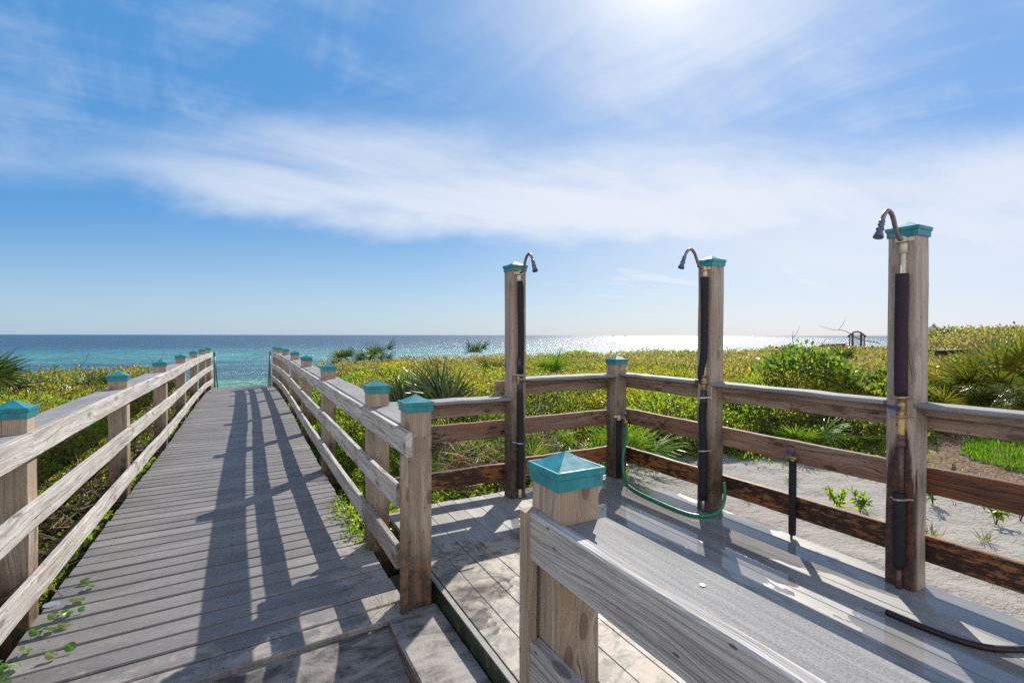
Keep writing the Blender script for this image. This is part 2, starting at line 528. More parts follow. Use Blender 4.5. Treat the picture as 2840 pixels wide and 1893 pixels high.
def wet_deck():
    """pale planks of the shower deck: sand film, damp patches and standing water"""
    m, t, out = new_mat('wet_shower_deck_boards')
    uv = t.n('ShaderNodeUVMap').outputs[0]
    x, y, _ = t.sep(uv)
    pos = t.n('ShaderNodeNewGeometry').outputs['Position']
    px_, py_, pz_ = t.sep(pos)
    a = t.noise(t.xyz(t.mul(x, 8), t.mul(y, 180), 0.0), 1.0, 4, 0.7)
    b = t.noise(t.xyz(t.mul(x, 0.9), t.mul(y, 4.0), 2.0), 1.0, 4, 0.6)
    f = t.sm(t.add(t.mul(a, 0.4), t.mul(b, 0.8)), 0.35, 0.9)
    c = t.mix(f, (0.18, 0.175, 0.168), (0.37, 0.36, 0.345))
    # sand film over the planks next to the step
    k = t.mul(t.sm(px_, 2.35, 1.15), t.sm(py_, 3.5, 2.7))
    sn = t.noise(t.xyz(t.mul(px_, 3.2), t.mul(py_, 3.8), 1.0), 1.0, 6, 0.62, 0.8)
    sand = t.mul(t.sm(t.add(sn, t.mul(k, 0.5)), 0.62, 0.80), t.sm(k, 0.05, 0.4))
    sc_ = t.mix(t.sm(t.noise(pos, 9, 6, 0.7, 1.2), 0.38, 0.6), (0.105, 0.088, 0.075), (0.34, 0.285, 0.225))
    c = t.mix(t.mul(sand, 0.9), c, sc_)
    # dark stains and nail heads
    st = t.sm(t.noise(t.xyz(t.mul(px_, 4.0), t.mul(py_, 1.7), 8.0), 1.0, 6, 0.7), 0.60, 0.72)
    c = t.mix(t.mul(st, 0.6), c, (0.06, 0.05, 0.045))
    # standing water runs along the boards
    wn = t.noise(t.xyz(t.mul(px_, 3.0), t.mul(py_, 0.85), 3.3), 1.0, 5, 0.55, 0.6)
    lane = t.sm(px_, 1.55, 2.25)
    wet = t.mul(t.sm(t.add(wn, t.mul(lane, 0.13)), 0.60, 0.615), t.sm(px_, 1.2, 1.8))
    rip = t.mul(t.sm(t.noise(t.xyz(t.mul(px_, 2.3), t.mul(py_, 2.9), 12.0), 1.0, 4, 0.6), 0.46, 0.56), t.mul(k, t.mul(t.sm(py_, 2.75, 2.4), t.sm(py_, 1.6, 2.0))))
    water = t.math('MAXIMUM', wet, rip)
    damp = t.sm(t.add(wn, t.mul(lane, 0.13)), 0.52, 0.62)
    c = t.mix(t.mul(damp, 0.30), c, (0.10, 0.10, 0.10))
    rough = t.math('MULTIPLY_ADD', damp, -0.14, 0.62)
    rough = t.mix(water, t.xyz(rough, rough, rough), (0.035, 0.035, 0.035))
    hgt = t.mul(t.add(t.mul(a, 0.5), t.mul(sand, t.noise(pos, 30, 5, 0.65))), t.sub(1.0, t.mul(wet, 0.97)))
    hgt = t.add(hgt, t.mul(rip, t.mul(t.noise(t.xyz(t.mul(px_, 22), t.mul(py_, 30), 0), 1.0, 3, 0.6), 3.0)))
    principled(t, out, c, rough, t.bump(hgt, 0.30, 0.003), 0.42)
    return m


M['wet_deck'] = wet_deck()


def sandy(name, kind):
    m, t, out = new_mat(name)
    pos = t.n('ShaderNodeNewGeometry').outputs['Position']
    px_, py_, pz_ = t.sep(pos)
    swirl = t.noise(t.xyz(t.mul(px_, 3.5), t.mul(py_, 9.0), 0.5), 1.0, 7, 0.66, 1.4)
    g = t.noise(pos, 60, 4, 0.7)
    c = t.mix(t.sm(swirl, 0.36, 0.62), (0.024, 0.022, 0.023), (0.22, 0.195, 0.178))
    c = t.mix(t.mul(g, 0.3), c, (0.18, 0.165, 0.15))
    if kind == 'step':
        lit = t.sm(t.noise(t.xyz(t.mul(px_, 5), t.mul(py_, 4), 2.5), 1.0, 4, 0.6), 0.44, 0.58)
        c = t.mix(t.mul(lit, 0.5), c, (0.29, 0.27, 0.245))  # random paler patches on the tread, set by noise
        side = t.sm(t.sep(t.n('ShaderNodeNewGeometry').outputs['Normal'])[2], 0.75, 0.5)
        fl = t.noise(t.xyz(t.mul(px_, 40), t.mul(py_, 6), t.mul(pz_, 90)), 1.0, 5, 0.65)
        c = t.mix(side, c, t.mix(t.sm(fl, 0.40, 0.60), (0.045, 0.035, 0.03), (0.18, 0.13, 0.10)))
    principled(t, out, c, 0.6, t.bump(t.add(swirl, t.mul(g, 0.5)), 0.45, 0.008), 0.35)
    return m


M['landing'] = sandy('sand_washed_landing', 'landing')
M['step'] = sandy('sand_covered_step', 'step')


def moss_board():
    m, t, out = new_mat('mossy_rim_board')
    pos = t.n('ShaderNodeNewGeometry').outputs['Position']
    nz = t.sep(t.n('ShaderNodeNewGeometry').outputs['Normal'])[2]
    px_, py_, pz_ = t.sep(pos)
    n = t.noise(t.xyz(t.mul(px_, 20), t.mul(py_, 7), t.mul(pz_, 40)), 1.0, 6, 0.7)
    c = t.mix(t.sm(n, 0.42, 0.55), (0.016, 0.016, 0.014), (0.020, 0.045, 0.022))
    c = t.mix(t.sm(t.noise(pos, 11, 5, 0.7), 0.52, 0.66), c, (0.13, 0.062, 0.025))
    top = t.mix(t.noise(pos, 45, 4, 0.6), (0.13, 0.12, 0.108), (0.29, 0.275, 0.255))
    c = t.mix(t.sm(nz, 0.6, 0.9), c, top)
    principled(t, out, c, 0.65, t.bump(n, 0.4, 0.004), 0.4)
    return m


M['rim'] = moss_board()


def plain(name, color, rough=0.45, spec=0.5, var=0.25, metal=0.0, scale=30.0, grime=None):
    m, t, out = new_mat(name)
    pos = t.n('ShaderNodeTexCoord').outputs['Object']
    n = t.noise(pos, scale, 5, 0.65)
    c = t.mix(t.sm(n, 0.3, 0.75), tuple(v * (1 - var) for v in color), tuple(min(1, v * (1 + var)) for v in color))
    if grime is not None:
        g = t.sm(t.noise(pos, scale * 0.6, 6, 0.75), 0.56, 0.68)
        c = t.mix(t.mul(g, 0.8), c, grime)
    principled(t, out, c, t.math('MULTIPLY_ADD', n, 0.15, rough - 0.07), t.bump(n, 0.15, 0.002), spec, metal)
    return m


M['teal'] = plain('teal_painted_cap', (0.014, 0.195, 0.235), 0.34, 0.5, 0.22, 0, 22, (0.10, 0.26, 0.28))
_nt = NT(M['teal'].node_tree)
_p = [n_ for n_ in _nt.t.nodes if n_.type == 'BSDF_PRINCIPLED'][0]
_src = _p.inputs['Base Color'].links[0].from_socket
_oi = _nt.n('ShaderNodeObjectInfo')
_tone = _nt.mix(_oi.outputs['Random'], (0.80, 0.84, 0.85), (1.25, 1.16, 1.12))
_c = _nt.mix(1.0, _src, _tone, 'MULTIPLY')
_ch = _nt.sm(_nt.noise(_nt.n('ShaderNodeNewGeometry').outputs['Position'], 75, 5, 0.75), 0.665, 0.70)
_c = _nt.mix(_nt.mul(_ch, 0.75), _c, (0.34, 0.36, 0.35))
_nt.put(_p.inputs['Base Color'], _c)
M['nickel'] = plain('grey_metal', (0.20, 0.19, 0.18), 0.38, 0.5, 0.2, 0.7, 40)
M['head'] = plain('blue_grey_shower_head', (0.075, 0.095, 0.16), 0.3, 0.5, 0.2, 0.3, 60)
M['tape'] = plain('dark_tape', (0.028, 0.033, 0.042), 0.5, 0.4, 0.4, 0, 60)
M['pvc'] = plain('cream_pvc', (0.62, 0.55, 0.40), 0.4, 0.5, 0.12, 0, 30)
M['pvc_stain'] = plain('rust_stained_pvc', (0.52, 0.37, 0.13), 0.45, 0.5, 0.3, 0, 30, (0.20, 0.08, 0.03))
M['foam'] = plain('black_foam_sleeve', (0.015, 0.016, 0.020), 0.75, 0.3, 0.5, 0, 140)
M['foam_purple'] = plain('faded_foam_sleeve', (0.028, 0.016, 0.028), 0.75, 0.3, 0.5, 0, 140, (0.018, 0.020, 0.026))
M['rust'] = plain('rusty_pipe', (0.105, 0.055, 0.05), 0.5, 0.5, 0.35, 0, 50)
M['brass'] = plain('worn_brass', (0.28, 0.20, 0.11), 0.38, 0.5, 0.35, 0.6, 60, (0.10, 0.06, 0.04))
M['strap'] = plain('rusty_strap', (0.36, 0.26, 0.19), 0.5, 0.5, 0.35, 0.2, 60, (0.10, 0.04, 0.02))
M['blue'] = plain('blue_handle', (0.02, 0.045, 0.34), 0.35, 0.5, 0.15, 0, 40)
M['blue_dark'] = plain('worn_blue_handle', (0.025, 0.04, 0.16), 0.4, 0.5, 0.25, 0, 40, (.06, .05, .05))
M['hose'] = plain('green_hose', (0.008, 0.20, 0.105), 0.28, 0.5, 0.15, 0, 20)
M['black_hose'] = plain('black_hose', (0.016, 0.010, 0.014), 0.5, 0.4, 0.3, 0, 40)
M['green_metal'] = plain('green_pipe_rail', (0.02, 0.10, 0.075), 0.4, 0.5, 0.15, 0, 20)
M['steel'] = plain('galvanised_steel', (0.42, 0.45, 0.48), 0.35, 0.5, 0.15, 0.6, 30)
M['far_wood'] = plain('distant_dark_wood', (0.055, 0.042, 0.042), 0.7, 0.3, 0.3, 0, 4)
M['far_grey'] = plain('distant_grey_wood', (0.24, 0.225, 0.22), 0.7, 0.3, 0.2, 0, 4)
M['bark'] = plain('brown_stem', (0.11, 0.075, 0.045), 0.8, 0.2, 0.4, 0, 30)
M['twig'] = plain('bare_grey_twig', (0.105, 0.085, 0.07), 0.8, 0.2, 0.35, 0, 20)
M['under'] = plain('dark_undergrowth', (0.045, 0.040, 0.015), 0.9, 0.1, 0.6, 0, 5)
M['hull'] = plain('far_boat', (0.20, 0.22, 0.26), 0.5, 0.4, 0.1, 0, 2)


def leaf_mat(name, trans=0.5, rough=0.38, spec=0.5, gain=1.5):
    m, t, out = new_mat(name)
    att = t.n('ShaderNodeAttribute', attribute_name='tint')
    p = t.n('ShaderNodeBsdfPrincipled')
    t.put(p.inputs['Base Color'], att.outputs['Color'])
    p.inputs['Roughness'].default_value = rough
    p.inputs['Specular IOR Level'].default_value = spec
    tr = t.n('ShaderNodeBsdfTranslucent')
    g = t.mix(1.0, att.outputs['Color'], (gain, gain, gain * 0.8), 'MULTIPLY')
    t.put(tr.inputs[0], g)
    mx = t.n('ShaderNodeMixShader')
    mx.inputs[0].default_value = trans
    t.t.links.new(p.outputs[0], mx.inputs[1])
    t.t.links.new(tr.outputs[0], mx.inputs[2])
    t.t.links.new(mx.outputs[0], out.inputs[0])
    return m


M['leaf'] = leaf_mat('scrub_leaf', 0.58, 0.36, 0.5, 2.7)
M['palm'] = leaf_mat('palmetto_blade', 0.36, 0.34, 0.5, 1.6)
M['grass'] = leaf_mat('lawn_grass', 0.5, 0.5, 0.3, 1.6)
M['straw'] = leaf_mat('dry_straw', 0.2, 0.7, 0.2, 1.2)

# ------------------------------------------------------------------ terrain functions
_lat = np.random.default_rng(3).random((256, 256))


def vnoise(x, y, seed=0):
    x = np.asarray(x, float) + seed * 17.31
    y = np.asarray(y, float) + seed * 9.77
    xi, yi = np.floor(x).astype(int), np.floor(y).astype(int)
    fx_, fy_ = x - xi, y - yi
    fx_, fy_ = fx_ * fx_ * (3 - 2 * fx_), fy_ * fy_ * (3 - 2 * fy_)
    g = lambda a, b: _lat[a % 256, b % 256]
    return (g(xi, yi) * (1 - fx_) + g(xi + 1, yi) * fx_) * (1 - fy_) + (g(xi, yi + 1) * (1 - fx_) + g(xi + 1, yi + 1) * fx_) * fy_


def fbm(x, y, seed=0, o=4):
    s_, a, tot = 0, 1.0, 0
    for i in range(o):
        s_ = s_ + a * vnoise(np.asarray(x) * 2 ** i, np.asarray(y) * 2 ** i, seed + i)
        tot += a
        a *= 0.5
    return s_ / tot


def ss(x, a, b):
    t_ = np.clip((np.asarray(x, float) - a) / (b - a), 0, 1)
    return t_ * t_ * (3 - 2 * t_)


SEA_Z = -5.0


def ground(u, v):
    u, v = np.asarray(u, float), np.asarray(v, float)
    z = -0.16 + 0.10 * (fbm(u * 0.5, v * 0.5, 1) - 0.5)
    sandz = ss(u, 3.3, 3.7) * ss(v, 5.2, 4.4)
    z = z * (1 - sandz) + sandz * (-0.03 + 0.07 * (fbm(u * 1.6, v * 1.6, 2) - 0.5) + 0.075 * (fbm(u * 4.2, v * 4.2, 7, 3) - 0.5) + 0.012 * (u - 3.4))
    deckz = ss(u, -1.15, -0.95) * ss(u, 0.95, 0.75) * ss(v, 17, 16)
    z = z - 0.16 * deckz
    sh = ss(u, 0.75, 0.95) * ss(u, 3.45, 3.35) * ss(v, 4.05, 3.9)
    z = z - 0.10 * sh
    z = z + 0.95 * ss(u, 17, 27) * ss(v, 20, 11) * ss(v / np.maximum(u, 1), 0.45, 0.37)
    z = z * (1 - ss(v, 15.5, 25)) + ss(v, 15.5, 25) * (-4.3)
    return z - 2.2 * ss(v, 25, 90)


EU = np.array([3.2, 3.6, 4.3, 5.1, 5.7, 6.3, 7.0, 8.0, 9.3, 12, 16, 30])
EV = np.array([4.9, 4.9, 4.6, 4.15, 3.85, 3.4, 3.25, 3.6, 3.95, 3.7, 3.4, 3.2])


def cover(u, v):
    """0..1 how grown-up the scrub is here"""
    u, v = np.asarray(u, float), np.asarray(v, float)
    wob = (fbm(u * 1.3, v * 1.3, 5) - 0.5)
    left = np.clip((-1.30 - u + 0.5 * wob) / 0.75, 0, 1)
    mid = np.minimum(np.clip((v - 4.75 + 0.8 * wob) / 2.2, 0, 1), np.clip((u - 1.0 + 0.5 * wob) / 0.9, 0, 1))
    right = np.clip((v - np.interp(u, EU, EV) + 0.5 * wob) / 1.1, 0, 1)
    k = ss(u, 3.0, 4.0)
    c = np.where(u < -0.2, left, mid * (1 - k) + right * k)
    return c * ss(v, 16.6, 15.0 + 0 * v) * np.where(u < -0.2, ss(v, -6, -2), 1)


def canopy(u, v):
    h = np.where(u < -0.2, 0.80, 0.87) + 0.30 * (fbm(u * 0.55, v * 0.55, 8) - 0.5) + 0.30 * (fbm(u * 1.7, v * 1.7, 9) - 0.5)
    h = h + 0.16 * ss(u, 6.0, 8.5) * ss(v, 6.5, 4.5)
    c = cover(u, v)
    return ground(u, v) + h * (c ** 0.6)


def grid_mesh(name, us, vs, zf, mat, attrs=None, skip=None):
    U, V = np.meshgrid(us, vs)
    Z = zf(U, V)
    co = np.stack([U, V, Z], -1).reshape(-1, 3)
    ny, nx = U.shape
    i = np.arange(nx * ny).reshape(ny, nx)
    q = np.stack([i[:-1, :-1], i[:-1, 1:], i[1:, 1:], i[1:, :-1]], -1).reshape(-1, 4)
    if skip is not None:
        cu = co[q].mean(1)
        q = q[~skip(cu[:, 0], cu[:, 1])]
    return np_mesh(name, co, q, mat, attrs and attrs(U.ravel(), V.ravel()), True)


def np_mesh(name, co, quads, mat, tint=None, smooth=False):
    me = bpy.data.meshes.new(name)
    k = quads.shape[1]
    me.vertices.add(len(co))
    me.vertices.foreach_set('co', np.ascontiguousarray(co, dtype=np.float32).ravel())
    me.loops.add(quads.size)
    me.loops.foreach_set('vertex_index', np.ascontiguousarray(quads, dtype=np.int32).ravel())
    me.polygons.add(len(quads))
    me.polygons.foreach_set('loop_start', np.arange(0, quads.size, k, dtype=np.int32))
    me.polygons.foreach_set('loop_total', np.full(len(quads), k, dtype=np.int32))
    me.polygons.foreach_set('use_smooth', np.full(len(quads), smooth))
    me.update(calc_edges=True)
    if tint is not None:
        a = me.attributes.new('tint', 'FLOAT_COLOR', 'POINT')
        tt = np.ones((len(co), 4), np.float32)
        tt[:, :3] = tint
        a.data.foreach_set('color', tt.ravel())
    me.materials.append(mat)
    o = bpy.data.objects.new(name, me)
    col.objects.link(o)
    return o


# ------------------------------------------------------------------ the setting
def ground_mat():
    m, t, out = new_mat('dune_sand_and_litter')
    pos = t.n('ShaderNodeNewGeometry').outputs['Position']
    px_, py_, pz_ = t.sep(pos)
    att = t.n('ShaderNodeAttribute', attribute_name='tint').outputs['Color']
    lit, mul_, _ = t.sep(att)
    g = t.noise(pos, 55, 5, 0.75)
    dimp = t.noise(t.xyz(t.mul(px_, 5.0), t.mul(py_, 6.5), 0.0), 1.0, 5, 0.68)
    fine = t.noise(t.xyz(t.mul(px_, 22.0), t.mul(py_, 30.0), 1.0), 1.0, 4, 0.65)
    sand = t.mix(g, (0.25, 0.23, 0.205), (0.43, 0.40, 0.365))
    grey = t.sm(t.noise(t.xyz(t.mul(px_, 4.2), t.mul(py_, 3.0), 4.0), 1.0, 5, 0.7), 0.52, 0.68)
    sand = t.mix(t.mul(grey, 0.55), sand, (0.24, 0.22, 0.20))
    bits = t.sm(t.noise(pos, 34, 4, 0.75), 0.66, 0.72)
    sand = t.mix(t.mul(bits, 0.6), sand, (0.10, 0.075, 0.05))
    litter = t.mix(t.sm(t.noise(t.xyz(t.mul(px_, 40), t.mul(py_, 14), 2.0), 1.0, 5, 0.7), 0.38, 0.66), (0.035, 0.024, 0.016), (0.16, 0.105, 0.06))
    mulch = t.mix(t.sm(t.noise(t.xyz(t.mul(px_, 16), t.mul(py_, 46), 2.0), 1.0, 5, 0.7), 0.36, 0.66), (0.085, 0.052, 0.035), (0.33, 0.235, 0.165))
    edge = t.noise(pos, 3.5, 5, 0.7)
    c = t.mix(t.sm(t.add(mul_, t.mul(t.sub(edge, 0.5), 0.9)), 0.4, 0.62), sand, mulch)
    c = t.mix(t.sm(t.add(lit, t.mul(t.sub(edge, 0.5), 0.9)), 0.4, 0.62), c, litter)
    principled(t, out, c, 0.95, t.bump(t.add(t.mul(dimp, 1.6), t.add(t.mul(fine, 0.5), t.mul(g, 0.25))), 0.75, 0.05), 0.1)
    return m


def lawn_in(u, v):
    e = np.interp(u, [7.15, 7.4, 7.9, 8.6, 9.6, 10.6, 12, 14], [1.75, 2.35, 2.72, 2.95, 3.05, 2.95, 2.8, 2.6])
    lo_ = np.interp(u, [7.15, 7.6, 9, 14], [1.75, 1.0, 0.3, 0.0])
    return (u > 7.15) & (v < e + 0.10 * (vnoise(u * 6, v * 6, 4) - 0.5)) & (v > lo_)


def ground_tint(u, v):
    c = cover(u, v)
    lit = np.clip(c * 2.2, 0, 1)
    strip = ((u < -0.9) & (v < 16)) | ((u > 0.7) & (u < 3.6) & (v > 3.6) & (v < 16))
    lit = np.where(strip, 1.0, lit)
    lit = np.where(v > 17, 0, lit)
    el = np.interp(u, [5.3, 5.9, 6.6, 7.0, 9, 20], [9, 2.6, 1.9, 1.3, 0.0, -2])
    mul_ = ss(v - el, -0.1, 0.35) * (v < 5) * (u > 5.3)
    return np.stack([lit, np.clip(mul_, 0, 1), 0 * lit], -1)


us = np.unique(np.concatenate([np.linspace(-900, -60, 15), np.linspace(-60, -8, 30), np.arange(-8, 3, .16), np.arange(3, 11, .06), np.arange(11, 22, .35), np.linspace(22, 90, 40), np.linspace(90, 900, 15)]))
vs = np.unique(np.concatenate([np.linspace(-300, -8, 12), np.linspace(-8, -1, 15), np.arange(-1, 5, .06), np.arange(5, 18, .22), np.arange(18, 32, .5), np.linspace(32, 120, 30)]))
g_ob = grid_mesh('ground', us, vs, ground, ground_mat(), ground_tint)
tag(g_ob, kind='structure')


def sea_mat():
    m, t, out = new_mat('gulf_water')
    pos = t.n('ShaderNodeNewGeometry').outputs['Position']
    px_, py_, pz_ = t.sep(pos)
    dist = t.math('LOGARITHM', t.math('MAXIMUM', t.add(py_, t.mul(px_, 0.10)), 20.0), 10.0)   # log10 of metres offshore
    wob = t.mul(t.sub(t.noise(t.xyz(t.mul(px_, 0.012), t.mul(py_, 0.022), 0.0), 1.0, 5, 0.6), 0.5), 0.26)
    d = t.add(dist, wob)
    ramp = t.n('ShaderNodeValToRGB')
    els = ramp.color_ramp.elements
    stops = [(1.78, (0.14, 0.30, 0.215)), (1.90, (0.085, 0.24, 0.185)), (1.96, (0.032, 0.125, 0.15)), (2.12, (0.028, 0.115, 0.15)),
             (2.19, (0.045, 0.205, 0.20)), (2.33, (0.038, 0.175, 0.185)), (2.45, (0.020, 0.085, 0.13)), (2.60, (0.014, 0.053, 0.10)), (3.4, (0.012, 0.042, 0.088))]
    f = t.n('ShaderNodeMapRange')
    t.put(f.inputs[0], d); f.inputs[1].default_value = 1.7; f.inputs[2].default_value = 3.5
    while len(els) < len(stops):
        els.new(0.5)
    for e_, (p_, c_) in zip(els, stops):
        e_.position = (p_ - 1.7) / 1.8
        e_.color = (*c_, 1)
    t.put(ramp.inputs[0], f.outputs[0])
    c = ramp.outputs[0]
    # waves: scale grows with distance so that far water keeps its texture
    w1 = t.noise(t.xyz(t.mul(px_, 0.35), t.mul(py_, 0.60), 0.0), 1.0, 8, 0.70, 0.4)
    w2 = t.noise(t.xyz(t.mul(px_, 0.06), t.mul(py_, 0.085), 5.0), 1.0, 8, 0.72, 0.4)
    shade = t.sm(t.add(t.mul(w1, 0.55), t.mul(w2, 0.55)), 0.44, 0.66)
    c = t.mix(1.0, c, t.mix(shade, (0.36, 0.42, 0.54), (1.5, 1.42, 1.28)), 'MULTIPLY')  # light and shade of the waves multiplied into the water colour
    b = t.bump(t.add(t.mul(w1, 1.0), t.mul(w2, 5.0)), 1.0, 0.42)
    p = principled(t, out, c, 0.29, b, 0.30)
    p.inputs['IOR'].default_value = 1.33
    return m


sea_us = np.concatenate([-np.geomspace(40000, 160, 30), np.linspace(-150, 250, 320), np.geomspace(260, 40000, 30)])
sea_vs = np.concatenate([np.arange(45, 120, 0.35), np.geomspace(120, 45000, 70)])


def sea_z(u, v):
    fade = ss(v, 118, 80) * ss(np.abs(u - 20), 160, 90)
    sw = 0.16 * np.sin((v + 3.0 * (fbm(u * 0.04, v * 0.04, 3) - 0.5) * 6) * 0.55) + 0.20 * (fbm(u * 0.22, v * 0.6, 6) - 0.5)
    br = np.exp(-((v - 66 - 5 * (fbm(u * 0.05, 0 * v, 12) - 0.5)) / 0.9) ** 2) * 0.42 * ss(fbm(u * 0.09, 0 * v, 14), 0.38, 0.56)
    return SEA_Z + fade * (sw * ss(v, 56, 64) + br)


sea = grid_mesh('sea', sea_us, sea_vs, sea_z, sea_mat())
tag(sea, kind='structure')

# ------------------------------------------------------------------ boardwalk deck
RU = [(1.18, .815, .02), (2.69, .835, 0.0), (3.54, .815, .015), (5.77, .795, .025), (8.08, .80, .03), (10.47, .825, .03), (12.92, .815, .025), (14.87, .785, .012), (15.95, .735, .0)]
LU = [(1.10, -1.06, 0), (3.43, -1.055, 0), (5.77, -1.05, -.003), (8.08, -1.025, 0), (10.49, -1.035, 0), (12.90, -1.03, 0), (14.88, -1.005, -.01), (15.93, -.94, .005)]
ru = lambda v: float(np.interp(v, [a[0] for a in RU], [a[1] for a in RU]))
lu = lambda v: float(np.interp(v, [a[0] for a in LU], [a[1] for a in LU]))


def smooth_line(tab):
    """smooth lateral position along v"""
    vv = np.linspace(tab[0][0], tab[-1][0], 200)
    uu = np.interp(vv, [a[0] for a in tab], [a[1] for a in tab])
    k = np.ones(21) / 21
    pad = np.concatenate([np.full(10, uu[0]), uu, uu[-1] + (uu[-1] - uu[-2]) * np.arange(1, 11)])
    return vv, np.convolve(pad, k, 'valid')


RV, RUs = smooth_line(RU[1:])
LV, LUs = smooth_line(LU)
rus = lambda v: float(np.interp(v, RV, RUs))
lus = lambda v: float(np.interp(v, LV, LUs))

mb = MB()
v = 2.53
while v < 16.25:
    ul = max(lu(v), -1.1) + 0.073 + random.uniform(-0.006, 0.006)
    ur = ru(max(v, 2.7)) - 0.062 + random.uniform(-0.006, 0.006)
    sk = 0.055 * ss(v, 9, 2.5) + 0.012
    wd = 0.1355 + random.uniform(-0.0015, 0.0015)
    v0 = v + random.uniform(-0.002, 0.002)
    z = -0.019 + random.uniform(-0.0012, 0.0012)
    path = [(u_, v0 + wd / 2 + sk * (u_ + 0.1), z + random.uniform(-.0008, .0008)) for u_ in np.linspace(ul, ur, 5)]
    mb.board(path, (0, 1, 0), 0.038, wd, 0.006, 0.0004)
    v += 0.1355 + 0.0130 + random.uniform(-0.0015, 0.0035)
tag(mb.build('boardwalk_deck', M['deck']), kind='structure')
mb = MB()
for uu in (-0.90, -0.1, 0.66):
    mb.box((uu - .02, 2.6, -.22), (uu + .02, 16.2, -.042))
mb.box((-0.86, 16.21, -0.2), (0.68, 16.25, -0.043))
tag(mb.build('boardwalk_joist_frame', M['far_wood']), kind='structure')

# landing in front of the planks (lower, washed with sand)
lus_ = np.linspace(-2.4, 0.66, 60)
lvs_ = np.linspace(-3.0, 2.56, 90)
land = grid_mesh('landing', lus_, lvs_, lambda u, v: -0.095 + 0.012 * (fbm(u * 2.5, v * 2.5, 4) - 0.5) + 0.072 * ss(v, 2.25, 2.56), M['landing'])
tag(land, kind='structure')

# shower deck
mb = MB()
x = 0.979
while x < 3.40:
    wd = min(0.1405, 3.425 - x)
    v1 = 3.955 + random.uniform(-.008, .008) - (0.05 if x < 1.1 else 0)
    mb.board([(x + wd / 2, vv, 0.0655 + random.uniform(-.0012, .0012)) for vv in np.linspace(-2.0, v1, 7)], (1, 0, 0), 0.028, wd, 0.002, 0.0005)
    x += 0.1405 + 0.003
tag(mb.build('shower_deck', M['wet_deck']), kind='structure')
mb = MB()
mb.box((0.94, -2.0, -.20), (0.974, 3.44, 0.0795), 0.004)
tag(mb.build('shower_deck_rim', M['rim']), kind='structure')
mb = MB()
for uu in (1.05, 1.7, 2.4, 3.0, 3.39):
    mb.box((uu - .02, -1.9, -.20), (uu + .02, 3.9, 0.05))
tag(mb.build('shower_deck_joist_frame', M['far_wood']), kind='structure')

# step between boardwalk and shower deck
step = empty('step', (0.79, 1.95, -0.1), 'single low wooden step dusted with wet sand, below the mossy edge of the shower deck', 'step')
mb = MB()
mb.board([(0.7925, vv, -0.019) for vv in np.linspace(1.05, 2.615, 7)], (1, 0, 0), 0.036, 0.283, 0.010, 0.001)
mb.build('tread', M['step'], step)
mb = MB()
mb.board([(0.672, vv, -0.085) for vv in np.linspace(1.05, 2.60, 5)], (1, 0, 0), 0.095, 0.034, 0.003, 0.001)
mb.build('riser', M['step'], step)


# ------------------------------------------------------------------ railings
def post_cap(u, v, ztop, parent, s=1.0):
    """pyramid cap: skirt, lip, low pyramid; ztop = apex"""
    c = MB()
    rings = []
    for hs, dz in ((.0750, -.096), (.0762, -.064), (.0812, -.061), (.0820, -.044), (.0805, -.0415), (.0745, -.0415), (.0725, -.0455), (.0500, -.0330), (.0250, -.0185), (.0012, -.004)):
        hs *= s
        rings.append([(u - hs, v - hs, ztop + dz), (u + hs, v - hs, ztop + dz), (u + hs, v + hs, ztop + dz), (u - hs, v + hs, ztop + dz)])
    c.sweep(rings, True)
    o = c.build('post_cap', M['teal'], parent)
    sm_ = MB()
    sm_.tube([(u + 0.012, v - .0765 * s, ztop - .083), (u + 0.012, v - .081 * s, ztop - .083)], [0.0045, 0.003], 8)
    sm_.build('cap_screw', M['steel'], o) if False else None
    return o


def post(u, v, z0, ztop, parent, mat, name='post', cap=True, w_=0.14, seam=None):
    p_ = MB()
    zs = np.linspace(z0, ztop - 0.07, 9)
    if seam:
        zt_ = ztop - seam
        p_.board([(u, v, z_) for z_ in np.linspace(z0, zt_, 8)], (1, 0, 0), w_, w_, 0.005, 0.0012, (0, 1, 0))
        p_.board([(u + .001, v, zt_ + .0005), (u + .001, v, ztop - .07)], (1, 0, 0), w_ - .002, w_ - .002, 0.006, 0.0005, (0, 1, 0))
    else:
     p_.board([(u, v, z_) for z_ in zs], (1, 0, 0), w_, w_, 0.005, 0.0012, (0, 1, 0))
    o = p_.build(name, mat, parent)
    if cap:
        post_cap(u, v, ztop, o)
    return o


def rail_board(line, v0, v1, off, zc, w_, t_, parent, mat, name='rail_board', dz=None):
    n = max(3, int((v1 - v0) / 0.35))
    path, side = [], []
    for vv in np.linspace(v0, v1, n):
        e = 0.05
        du = (line(vv + e) - line(vv - e)) / (2 * e)
        path.append((line(vv) + off, vv, zc + (dz(vv) if dz else 0)))
        side.append((1, -du, 0))
    b = MB()
    b.board(path, side, w_, t_, 0.005, 0.0012)
    return b.build(name, mat, parent)


